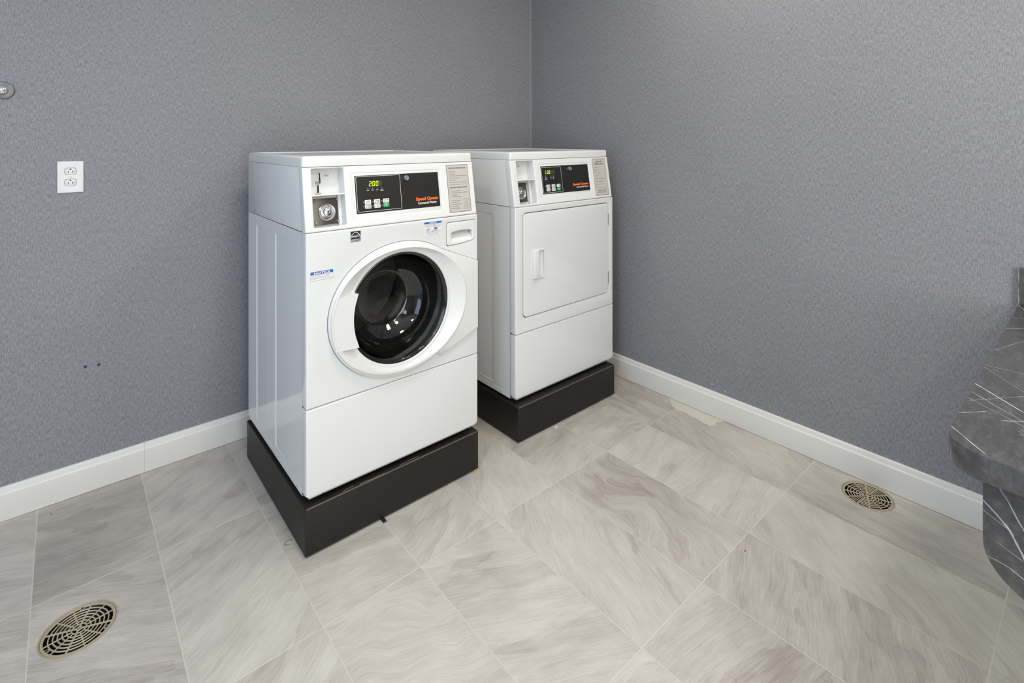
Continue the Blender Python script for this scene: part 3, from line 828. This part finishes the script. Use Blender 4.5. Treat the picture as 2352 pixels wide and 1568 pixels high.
    mb = MB(); v0, v1 = V_(il[2]), V_(il[3]); H = v1 - v0; Wd = il[1] - il[0]
    mb.plate([rrect(il[0], il[1], v0, v1, .004, 4)], .0006, SILVER, LF, 0)
    mb.rim(il[0] + .0002, il[1] - .0002, v0 + .0002, v1 - .0002, .004, .0014, INK, LF, .0008)
    def ln(txt_, y, x=.08, w_=None, hgt=.020, m=INK, bold=.0):
        w_ = w_ or min(.84, len(txt_) * .0212)
        mb.text(txt_, il[0] + Wd * x, il[0] + Wd * (x + w_), v1 - H * (y + hgt), v1 - H * y, m, LF, .0008, bold)
    if kind == 'w':
        ln('OPERATING INSTRUCTIONS', .06, .09, .80, .027, INK, .02)
        for i, l in enumerate(('1. Load Laundry', '2. Close Door', '3. Add Supplies (See Instructions Below)', '4. Make Cycle Selection', '5. Make Payment', '6. Press Start (Door Must be Closed)')):
            ln(l, .135 + i * .0455, .09, None, .024)
        mb.quad(il[0] + .006, il[1] - .006, v1 - H * .426, v1 - H * .422, INK, LF, .0008)
        ln('DISPENSER INSTRUCTIONS', .470, .09, .80, .027, INK, .02)
        for i, (l, x) in enumerate((('1. Open Dispenser Door', .09), ('2. Load Supplies in Proper Compartment', .09), ('as Indicated', .15), ('3. Close Dispenser Door', .09))):
            ln(l, .545 + i * .040, x, None, .023)
        for i, (l, x) in enumerate((('A. Pre-Wash Detergent', .09), ('(if Offered)', .15), ('B. Main Wash Detergent', .09), ('C. Liquid Bleach', .09), ('D. Fabric Softener', .09))):
            ln(l, .745 + i * .040, x, None, .023)
        bx0, bx1, bv0, bv1 = il[0] + Wd * .68, il[0] + Wd * .93, v1 - H * .94, v1 - H * .735
        mb.rim(bx0, bx1, bv0, bv1, .0004, .0005, INK, LF, .0009)
        bm_ = (bx0 + bx1) / 2
        mb.quad(bm_, bm_ + .0005, bv0, bv1, INK, LF, .0009)
        vl = bv0 + (bv1 - bv0) * .30; vr = bv0 + (bv1 - bv0) * .45
        mb.quad(bx0, bm_, vl, vl + .0005, INK, LF, .0009); mb.quad(bm_, bx1, vr, vr + .0005, INK, LF, .0009)
        for ch, uu, vv in (('B', (bx0 + bm_) / 2, (vl + bv1) / 2), ('A', (bx1 + bm_) / 2, (vr + bv1) / 2), ('C', (bx0 + bm_) / 2, (vl + bv0) / 2), ('D', (bx1 + bm_) / 2, (vr + bv0) / 2)):
            mb.text(ch, uu - .0014, uu + .0014, vv - .0016, vv + .0016, INK, LF, .0009)
    else:
        ln('OPERATING', .065, .24, .50, .036, INK, .02); ln('INSTRUCTIONS', .125, .16, .66, .036, INK, .02)
        for i, l in enumerate(('1. Load Laundry', '2. Close Door', '3. Make Cycle Selection', '4. Make Payment', '5. Press Start - Door Must Be Closed', '6. To Add Time Insert Coins', '7. Remove Laundry When Dry')):
            ln(l, .225 + i * .077, .08, None, .022)
        mb.quad(il[0] + .005, il[1] - .005, v1 - H * .792, v1 - H * .789, INK, LF, .0008)
        ln('CLEAN LINT FILTER', .850, .20, .62, .027, INK, .01); ln('AFTER EACH LOAD', .900, .20, .60, .027, INK, .01)
    mb.build('instruction_label', root)
    # ---- feet
    for sx in (-1, 1):
        for sy in (-1, 1):
            mb = MB(); mb.lathe([(0, 0), (.016, 0), (.016, -.0145), (0, -.0145)], FOOTM, Matrix.Translation((sx * (W / 2 - .05), sy * (DEP / 2 - .06), 0)), 20)
            mb.build('foot', root)
    # side screws near the bottom
    for yy in ((.045, .30, .62) if kind == 'w' else (.062,)):
        mb = MB(); T = frame((x0 - .0006, YF + .038 + yy, Z(zb) + .010), (0, -1, 0), (0, 0, 1))
        mb.lathe([(0, .0026), (.0026, .0021), (.0038, .0004), (.0038, -.001)], SCREWM, T, 16); mb.build('side_screw', root)
    return root, FR, Z

def drawer_shape(u0, u1, v0, v1, gap):
    """detergent drawer outline: square top, bottom edge bowed"""
    u0 += gap; u1 -= gap; v1 -= gap; v0 += gap
    r = .009; o = []
    for cx, cy, a0 in ((u1 - r, v1 - r, 0), (u0 + r, v1 - r, 90)):
        for i in range(5):
            a = math.radians(a0 + 90 * i / 4); o.append((cx + r * math.cos(a), cy + r * math.sin(a)))
    o.append((u0, v0 + .008)); o.append((u0 + .002, v0 + .002)); o.append((u0 + .008, v0))
    for i in range(1, 9):
        t = i / 9; o.append((u0 + .008 + (u1 - u0 - .018) * t, v0 + .010 * t * t))
    o.append((u1 - .006, v0 + .0135)); o.append((u1 - .001, v0 + .019)); o.append((u1, v0 + .026))
    return o

# ---- washer
WX, WY = -1.7769, -.8563
washer, FR, Z = machine('w', (WX + W / 2, WY + DEP / 2, .1717), 0., 'white coin-operated front-loading washer with round glass door, on black pedestal')
DCX, DCZ = W / 2, .7195
XL, YF = -W / 2, -DEP / 2

# door
def er(a, A_, B_):  # ellipse radius at angle
    return A_ * B_ / math.hypot(B_ * math.cos(a), A_ * math.sin(a))
xr_ = W - DCX - .0045
PT1 = (.150, .1965); PT2 = (xr_, .1190); PT3 = (xr_, -.1470); PT4 = (.158, -.2165)
def ray_seg(a, p, q):
    dx, dy = math.cos(a), math.sin(a); ex, ey = q[0] - p[0], q[1] - p[1]
    den = dx * ey - dy * ex
    if abs(den) < 1e-9: return None
    t = (p[0] * ey - p[1] * ex) / den; u_ = (p[0] * dy - p[1] * dx) / den
    return t if t > 0 and -1e-6 <= u_ <= 1 + 1e-6 else None
def outer(a):
    base = er(a, .2720, .2385)
    w_ = None
    for p, q in ((PT1, PT2), (PT2, PT3), (PT3, PT4)):
        t = ray_seg(a, p, q)
        if t: w_ = t
    return max(base, w_) if w_ else base
N = 180
angs = sorted(set([2 * math.pi * i / N for i in range(N)] + [math.atan2(p[1], p[0]) % (2 * math.pi) for p in (PT2, PT3)]))
mb = MB(); V = []; F = []
rings = []
def ring(fn, hfn): rings.append([(fn(a), hfn(a) if callable(hfn) else hfn, a) for a in angs])
cre = lambda a: er(a, .2680, .2185)
def ext_(a): return max(0., outer(a) - er(a, .2720, .2385))   # how far the wing reaches past the ellipse
ring(lambda a: outer(a), -.002)
ring(lambda a: outer(a), lambda a: .0075)
ring(lambda a: outer(a) - .0012, lambda a: .0100)
ring(lambda a: outer(a) - .0040, lambda a: .0120)
ring(lambda a: min(cre(a) + .006, outer(a) - .006), lambda a: .0180)
ring(lambda a: min(cre(a) + .0015, outer(a) - .008), .0222)
ring(lambda a: min(cre(a) - .001, outer(a) - .010), .0224)
ring(lambda a: cre(a) * .5 + .2125 * .5 + .004, .0130)
ring(lambda a: .2125, .0010)
ring(lambda a: .2108, .0002)
ring(lambda a: .2048, -.0010)
ring(lambda a: .2034, -.0022)
ring(lambda a: .2030, -.030)
n = len(angs)
for rg in rings:
    for r, h, a in rg: V.append((DCX + r * math.cos(a), Z(DCZ) + r * math.sin(a), h))
for k_ in range(len(rings) - 1):
    for i in range(n):
        j = (i + 1) % n; F.append([k_ * n + i, k_ * n + j, (k_ + 1) * n + j, (k_ + 1) * n + i])
mb.add(V, F, PLASTIC, True, FR)
door = mb.build('door', washer, sharp=26)
mb = MB(); V = []; F = []
for a in angs:
    for dr, h in ((-.006, .0012), (.0014, .0012), (.0022, -.001)):
        r = outer(a) + dr; V.append((min(DCX + r * math.cos(a), W - .0003), Z(DCZ) + r * math.sin(a), h))
for i in range(n):
    j = (i + 1) % n
    for q in (0, 1): F.append([3 * i + q, 3 * j + q, 3 * j + q + 1, 3 * i + q + 1])
mb.add(V, F, mat('gap_shade_grey', '#77787c', .6), True, FR); mb.build('door_gap_shade', door)  # grey strip painted as the shade in the gap around the door
# handle: flat grip across the left of the ring
DM = FR @ Matrix.Translation((DCX, Z(DCZ), 0))
mb = MB()
hz0, hz1 = -.0920, .0870
inner = []
for i in range(13):
    v = hz0 + (hz1 - hz0) * i / 12
    inner.append((-math.sqrt(max(.1925 ** 2 - (v * .93) ** 2, 0)), v))
inner = [(x - .0015 if abs(v) > .08 else x, v) for x, v in inner]
outl = [(-.2500, hz1 - .004), (-.2625, .045), (-.2655, 0), (-.2600, -.050), (-.2490, hz0 + .004)]
poly = inner + outl
fr, bk = [], []
for x, v in poly:
    tt = min(1, max(0, (x + .2655) / .07)); fr.append((x, v, .0212 - .0010 * tt)); bk.append((x, v, -.004 if x > -.22 else .004))
m_ = len(poly); V = fr + bk; F = [list(range(m_)), list(range(m_, 2 * m_))[::-1]] + [[i, (i + 1) % m_, m_ + (i + 1) % m_, m_ + i] for i in range(m_)]
t_ = bmesh.new(); vs = [t_.verts.new(v) for v in V]
for f in F: t_.faces.new([vs[i] for i in f])
t_.normal_update()
ed = [e for e in t_.edges if all(v.co.z > .012 for v in e.verts)]
bmesh.ops.bevel(t_, geom=ed, offset=.0018, segments=2, profile=.5, affect='EDGES')
mb.merge(t_, PLASTIC, DM); mb.build('handle', door)
# metal-and-rubber surround
mb = MB(); mb.lathe([(.2038, -.0030), (.2026, -.0006), (.2012, -.0004), (.2003, -.0016), (.2000, -.0070)], GASKET, DM, 96); mb.lathe([(.2000, -.0070), (.1990, -.0055), (.1968, -.0070), (.1962, -.03)], BLACKG, DM, 96)
mb.build('window_seal', door)
# glass bowl
pr = [(.1985, -.0045), (.1945, -.0050), (.1900, -.0080), (.1850, -.0230), (.1790, -.0500), (.1710, -.0800), (.1590, -.1050), (.1420, -.1250), (.1200, -.1390), (.1080, -.1460), (.1010, -.1510), (.0970, -.1500), (.0700, -.1470), (.0350, -.1455), (0, -.1450)]
back = [(0, -.1500), (.0350, -.1505), (.0700, -.1520), (.0970, -.1555), (.1025, -.1560), (.1105, -.1512), (.1225, -.1440), (.1455, -.1295), (.1635, -.1080), (.1755, -.0820), (.1832, -.0510), (.1870, -.0260), (.1885, -.0200), (.1930, -.0110), (.1985, -.0100), (.1985, -.0045)]
mb = MB(); mb.lathe(pr + back, GLASS, DM, 96); mb.build('glass', door, sharp=60)
# drum behind
mb = MB()
mb.lathe([(.1990, -.034), (.2150, -.050), (.2150, -.075), (.2050, -.085), (.2400, -.095), (.2400, -.50), (.12, -.52), (0, -.53)], DRUMM, DM, 64)
for k_ in range(3):
    a = .5 + k_ * 2.094
    mb.box(-.018, .018, -.240, -.195, -.48, -.11, DRUMM, .008, 3, DM @ Matrix.Rotation(a, 4, 'Z'))
mb.build('drum', washer)
# hinge strip
mb = MB(); mb.box(W - .0005, W + .0030, Z(.578), Z(.838), -.020, .001, mat('hinge_brown', '#2a211c', .45, .5), .0006, 1, FR); mb.build('hinge', washer)
# detergent drawer
u0, u1, v0, v1 = .2815 + .2525, .674, Z(.9135), Z(1.0040)
mb = MB()
gl, gr_, gb, gt = .5525, .6545, Z(.9250), Z(.9690)
grip = []
for i in range(9): grip.append((gl + .004 + (gr_ - gl - .006) * i / 8, gt - .0075 + .0075 * math.sin(math.pi * (.25 + .5 * i / 8)) ** 1.0))
grip = [(gl + .002, gt - .008)] + [(gl + .005 + (gr_ - gl - .008) * i / 8, gt - .005 + .005 * math.sin(math.pi * i / 8)) for i in range(9)] + [(gr_, gt - .008), (gr_ + .001, gb + .010), (gr_ - .003, gb + .005), (gr_ - .03, gb + .0015), (gl + .04, gb), (gl + .001, gb), (gl - .001, gb + .003)]
mb.plate([drawer_shape(u0, u1, v0, v1, .0016), grip], .020, PLASTIC, FR @ Matrix.Translation((0, 0, -.0175)), .0025, 3)
# scooped grip: roof set back deep, floor ramping forward
K = 10; V = []; F = []
for i in range(K + 1):
    t = i / K; v = gb - .004 + (gt - gb + .010) * t
    h = -.003 - .030 * math.sin(t * math.pi / 2) ** 2
    V += [(gl - .006, v, h), (gr_ + .006, v, h)]
for i in range(K): F.append([2 * i, 2 * i + 1, 2 * i + 3, 2 * i + 2])
mb.add(V, F, PLASTIC, True, FR)
mb.build('detergent_drawer', washer, recalc=True)
# labels on the front
mb = MB(); u0, u1, v0, v1 = .0142, .0880, Z(.8716), Z(.9000)
mb.plate([rrect(u0, u1, v0, v1, .0006, 1)], .0004, PAPER, FR @ Matrix.Translation((0, 0, .0001)), 0)
mb.rim(u0, u1, v0, v1, .0006, .0004, GREYINK, FR, .0007)
mb.quad(u0 + .0003, u1 - .0003, v1 - .0095, v1 - .0003, BLUE, FR, .0007)
mb.text('NOTICE', u0 + .011, u1 - .010, v1 - .0083, v1 - .0020, WINK, FR, .0009, .03)
for i, l in enumerate(('DOOR LOCK LIGHT must go out', 'before attempting to open door.', 'To open, push door in then pull out.')):
    mb.text(l, u0 + .003, u1 - .004 - (.006 if i == 1 else 0), v1 - .0138 - i * .0050, v1 - .0108 - i * .0050, GREYINK, FR, .0008)
mb.text('801613', u1 - .009, u1 - .002, v0 + .0008, v0 + .0020, GREYINK, FR, .0008)
o = mb.build('notice_label', washer)
mb = MB(); u0, u1, v0, v1 = .4340, .5110, Z(.9645), Z(1.0155)
mb.plate([rrect(u0, u1, v0, v1, .0006, 1)], .0004, PAPER, FR @ Matrix.Translation((0, 0, .0001)), 0)
mb.rim(u0, u1, v0, v1, .0006, .0003, SILVER, FR, .0007)
mb.quad(u0 + .0003, u1 - .0003, v1 - .0072, v1 - .0003, BLUE, FR, .0007)
mb.text('NOTICE', u0 + .023, u0 + .053, v1 - .0064, v1 - .0014, WINK, FR, .0009, .03)
mb.text('Use', u0 + .006, u0 + .012, v1 - .0118, v1 - .0092, RED, FR, .0008, .02)
mb.text('HE', u0 + .0145, u0 + .0185, v1 - .0118, v1 - .0090, RED, FR, .0008, .02)
mb.text('PRODUCT', u0 + .020, u0 + .038, v1 - .0114, v1 - .0094, GREYINK, FR, .0008)
mb.lathe([(0, .0008), (.0026, .0008)], BLUE, FR @ Matrix.Translation((u0 + .0425, v1 - .0105, 0)), 16)
mb.text('DETERGENT is', u0 + .048, u1 - .005, v1 - .0114, v1 - .0092, GREYINK, FR, .0008)
mb.text('RECOMMENDED FOR BEST PERFORMANCE', u0 + .004, u1 - .004, v1 - .0166, v1 - .0142, GREYINK, FR, .0008)
mb.rim(u0 + .011, u0 + .023, v1 - .0305, v1 - .0225, .0008, .0006, GREYINK, FR, .0008)
mb.quad(u0 + .0116, u0 + .0224, v1 - .0303, v1 - .0280, BLUE, FR, .0009)
mb.quad(u0 + .0445, u0 + .0555, v1 - .0305, v1 - .0225, BLUE, FR, .0008)
cc = FR @ Matrix.Translation((u0 + .050, v1 - .0262, 0))
mb.lathe([(.0095, .0009), (.0086, .0009)], RED, cc, 32)
mb.box(-.0086, .0086, -.0004, .0004, .0009, .0010, RED, 0, 1, cc @ Matrix.Rotation(-.7, 4, 'Z'))
mb.text('NORMAL', u0 + .024, u0 + .034, v1 - .0225, v1 - .0208, GREYINK, FR, .0008); mb.text('TOO HIGH', u0 + .061, u0 + .071, v1 - .0225, v1 - .0208, GREYINK, FR, .0008)
for i, l in enumerate(('IF USING NON-   DETERGENT, USE NO', 'MORE THAN 1/4 OF USUAL AMOUNT', 'DETERGENT ONLY, TOO MUCH', 'SUDS CAUSES SERVICE')):
    x_ = (.004, .004, .011, .015)[i]
    mb.text(l, u0 + x_, u1 - x_, v1 - .0362 - i * .0038, v1 - .0340 - i * .0038, GREYINK, FR, .0008)
mb.lathe([(0, .0009), (.0022, .0009)], BLUE, FR @ Matrix.Translation((u0 + .0345, v1 - .0350, 0)), 16)
mb.build('notice_label', washer)
mb = MB(); u0, u1, v0, v1 = .1478, .1835, Z(.9795), Z(1.0153)
mb.plate([rrect(u0 - .0008, u1 + .0008, v0 - .0008, v1 + .0008, .0006, 1)], .0004, PAPER, FR @ Matrix.Translation((0, 0, .0001)), 0)
mb.quad(u0, u1, v0 + .0085, v1, INK, FR, .0007); mb.quad(u0, u1, v0, v0 + .0070, INK, FR, .0007)
mb.text('ENERGY STAR', u0 + .001, u1 - .001, v0 + .0014, v0 + .0056, WINK, FR, .0009, .02)
um = (u0 + u1) / 2; vm_ = v0 + .0085
V = []; F = []
for i in range(21):
    a = math.pi * (.06 + .88 * i / 20)
    V += [(um + .0175 * math.cos(a), vm_ + .001 + .0235 * math.sin(a), .0009), (um + .0160 * math.cos(a), vm_ + .001 + .0220 * math.sin(a), .0009)]
for i in range(20): F.append([2 * i, 2 * i + 1, 2 * i + 3, 2 * i + 2])
mb.add(V, F, WINK, False, FR)
mb.text('energy', u0 + .0020, u0 + .0215, vm_ + .0045, vm_ + .0125, WINK, FR @ Matrix.Shear('XY', 4, (0, 0)), .0009, .02)
st = []
for i in range(10):
    a = math.pi / 2 + i * math.pi / 5; r = .0074 if i % 2 == 0 else .0030; st.append((u0 + .0270 + r * math.cos(a), vm_ + .0125 + r * math.sin(a)))
sti = []
for i in range(10):
    a = math.pi / 2 + i * math.pi / 5; r = (.0074 if i % 2 == 0 else .0030) - (.0018 if i % 2 == 0 else .0010); sti.append((u0 + .0270 + r * math.cos(a), vm_ + .0125 + r * math.sin(a)))
mb.add([(p[0], p[1], .0009) for p in st] + [(p[0], p[1], .0009) for p in sti], [[i, (i + 1) % 10, 10 + (i + 1) % 10, 10 + i] for i in range(10)], WINK, False, FR)
mb.build('energy_label', washer)

# ---- dryer
DX, DY = -.8535, -.8139
dryer, FR, Z = machine('d', (DX + W / 2, DY + DEP / 2, .1716), -.0030, 'white coin-operated dryer with square solid door, on black pedestal near the corner')
# recessed flange behind the door edge
mb = MB(); mb.box(.0430, .6510, Z(.5215), Z(.9970), -.037, -.032, WHITE_SIDE, 0, 1, FR); mb.build('door_frame', dryer)
mb = MB()
hr = [(.1275, Z(.6990)), (.1690, Z(.6965)), (.1715, Z(.7010)), (.1715, Z(.8140)), (.1690, Z(.8175)), (.1275, Z(.8130))]
mb.plate([rrect(.0485, .6455, Z(.5272), Z(.9915), .020, 7), hr[::-1]], .022, WHITE, FR @ Matrix.Translation((0, 0, -.0200)), .0035, 3)
ddoor = mb.build('door', dryer)
# pull: scooped pocket, raised lip at the left
mb = MB()
V = []; F = []; K = 10
for i in range(K + 1):
    t = i / K; u = .1180 + (.1740 - .1180) * t; h = -.024 * math.cos(t * math.pi / 2) ** .8 + .0
    V += [(u, Z(.6920), h), (u, Z(.8220), h)]
for i in range(K): F.append([2 * i, 2 * i + 1, 2 * i + 3, 2 * i + 2])
mb.add(V, F, PLASTIC, True, FR)
for zz, sg in ((.6990, 1), (.8150, -1)):
    mb.add([(.120, Z(zz), -.024), (.174, Z(zz), -.002), (.174, Z(zz), .003), (.120, Z(zz), .003)], [[0, 1, 2, 3]], PLASTIC, False, FR)
o_ = rrect(.1010, .1750, Z(.6905), Z(.8225), .003, 3)
mb.plate([o_, rrect(.1330, .1712, Z(.6985), Z(.8150), .004, 4)], .0065, PLASTIC, FR @ Matrix.Translation((0, 0, .0005)), .0018, 2)
mb.box(.1020, .1345, Z(.6925), Z(.8205), .004, .0140, PLASTIC, .0030, 3, FR)
mb.build('handle', ddoor)
for z0, z1 in ((.8770, .9390), (.5730, .6360)):
    mb = MB(); mb.box(.6395, .6470, Z(z0), Z(z1), -.003, .0022, SCREWM, .0006, 1, FR)
    for k_ in range(1, 4): mb.box(.6380, .6475, Z(z0 + (z1 - z0) * k_ / 4) - .0005, Z(z0 + (z1 - z0) * k_ / 4) + .0005, .0015, .0025, SATIN, 0, 1, FR)
    mb.build('hinge', dryer)
for z0 in (.845, .70, .60):
    pass

# ------------------------------------------------------------------ pedestals
def pedestal(x0, x1, y0, y1, h, label):
    t = thing('equipment_pedestal', label, 'pedestal', ((x0 + x1) / 2, (y0 + y1) / 2, 0), 'black steel pedestals under the machines')
    w_, d_ = (x1 - x0) / 2, (y1 - y0) / 2
    mb = MB(); mb.box(-w_, w_, -d_, d_, .006, h, BLACKP, .0035, 3); body = mb.build('body', t)
    # flanged lip at the front edge
    mb = MB(); mb.box(-w_ + .004, w_ - .004, -d_ - .0008, -d_ + .0025, h - .0035, h + .0006, mat('worn_black_edge', '#5b5342', .4), .0006, 1); mb.build('front_edge', t)
    for yy, zz in ((.075, .1292), (.075, .0290), (d_ * 2 - .060, .1292), (d_ * 2 - .060, .0290)):
        mb = MB(); T = frame((-w_ - .0001, -d_ + yy, zz), (0, -1, 0), (0, 0, 1))
        mb.lathe([(0, .0003), (.0032, .0003), (.0036, 0)], DARK, T, 14); mb.build('bolt_hole', t)
    for sx in (-1, 1):
        for sy in (-1, 1):
            mb = MB(); mb.lathe([(0, 0.), (.02, 0.), (.02, .0075), (0, .0075)], FOOTM, Matrix.Translation((sx * (w_ - .08), sy * (d_ - .08), 0)), 20); mb.build('levelling_foot', t)
    return t
pedestal(-1.7835, -1.1004, -.8693, -.1776, .1566, 'black steel pedestal under the front-loading washer')
pedestal(-.8661, -.1978, -.8458, -.1560, .1566, 'black steel pedestal under the square-door dryer')

# ------------------------------------------------------------------ small loose things
mb = MB(); mb.box(-.018, .002, -.004, .014, 0, .0058, OAK, .0005, 1); tag(mb.build('shim', None, (-1.108, -.870, 0)), 'tan wooden shim under the right front corner of the washer pedestal', 'shim')
mb = MB(); mb.box(-.006, .006, -.012, .02, 0, .0055, FOOTM, .0005, 1); tag(mb.build('shim', None, (-1.5185, -.874, 0)), 'small black shim under the middle of the washer pedestal front', 'shim')
mb = MB()
rr = random.Random(4)
pp = [(math.cos(a) * (.008 + rr.random() * .003), math.sin(a) * (.006 + rr.random() * .002)) for a in [2 * math.pi * i / 7 for i in range(7)]]
mb.plate([pp], .003, PAPER, Matrix.Identity(4), .0008, 1)
tag(mb.build('paper_scrap', None, (-.6436, -.8590, 0)), 'tiny white scrap on the floor in front of the dryer pedestal', 'scrap')
def tube(mb, pts, r, m, n=6):
    V = []; F = []
    for i, p in enumerate(pts):
        p = Vector(p); q = Vector(pts[min(i + 1, len(pts) - 1)]) - Vector(pts[max(i - 1, 0)])
        q.normalize(); a = q.cross(Vector((0, 0, 1))); a = a.normalized() if a.length > 1e-5 else Vector((1, 0, 0)); b = q.cross(a)
        for k_ in range(n):
            an = 2 * math.pi * k_ / n; V.append(p + a * math.cos(an) * r + b * math.sin(an) * r)
    for i in range(len(pts) - 1):
        for k_ in range(n): F.append([i * n + k_, i * n + (k_ + 1) % n, (i + 1) * n + (k_ + 1) % n, (i + 1) * n + k_])
    mb.add(V, F, m)
mb = MB(); tube(mb, [(.011 * math.cos(a * .45) * (1 + .05 * a), .010 * math.sin(a * .45), .0006) for a in range(11)], .0006, INK)
tag(mb.build('hair_curl', None, (-1.7985, -.7600, 0)), 'curl of dark hair on the floor left of the washer pedestal', 'hair')
rr = random.Random(7)
for lx, n_ in ((-1.60, 18), (-1.45, 14), (-1.66, 7)):
    mb = MB(); p = [(0, 0, .0008)]; a = .2
    for i in range(n_):
        a += rr.uniform(-.7, .7); a *= .8; p.append((p[-1][0] + .006 * math.cos(a), max(-.004, min(.004, p[-1][1] + .003 * math.sin(a))), .0008 + .001 * rr.random()))
    tube(mb, p, .0005, mat('lint', '#8e887c', .9))
    o = mb.build('lint_strand', None, (lx, -.8635, .1568))
    tag(o, {-1.60: 'longer grey lint strand on the washer pedestal ledge, left half', -1.45: 'grey lint strand on the washer pedestal ledge, near its middle', -1.66: 'shortest grey lint strand on the washer pedestal ledge, by the left corner'}[lx], 'lint')
# caulk smear where the right baseboard meets the floor
mb = MB()
sm = [(-.0150, -1.045), (-.040, -1.072), (-.075, -1.105), (-.088, -1.140), (-.083, -1.185), (-.095, -1.215), (-.092, -1.255), (-.103, -1.285), (-.098, -1.325), (-.072, -1.333), (-.055, -1.322), (-.0150, -1.345)]
mb.plate([sm], .0012, mat('dried_compound', '#cbc6ba', .7), Matrix.Identity(4), .0004, 1)
tag(mb.build('compound_smear', None, (0, 0, 0)), 'pale dried filler smear on the floor against the right baseboard', 'filler smear')
for (x, y, r, lab) in ((-2.3928, -.0736, .0025, 'reddish-brown crumb on the floor near the left baseboard'), (-.700, -1.760, .0026, 'brown crumb on the tile joint right of centre')):
    mb = MB(); mb.lathe([(r, 0), (r * .8, r * .5), (0, r * .7)], mat('crumb', '#5a4030', .8), Matrix.Identity(4), 7); tag(mb.build('crumb', None, (x, y, 0)), lab, 'crumb')
for (y, z, lab) in ((-1.2745, .1458, 'tiny white paint fleck on right wall, the left one of two'), (-1.3397, .1362, 'tiny white paint fleck on right wall, the right one of two')):
    mb = MB(); mb.lathe([(.0028, 0), (.002, .0008), (0, .001)], TRIMW, frame((0, 0, 0), (0, -1, 0), (0, 0, 1)), 7); tag(mb.build('paint_fleck', None, (-.0001, y, z)), lab, 'paint fleck', 'paint flecks on the right wall')
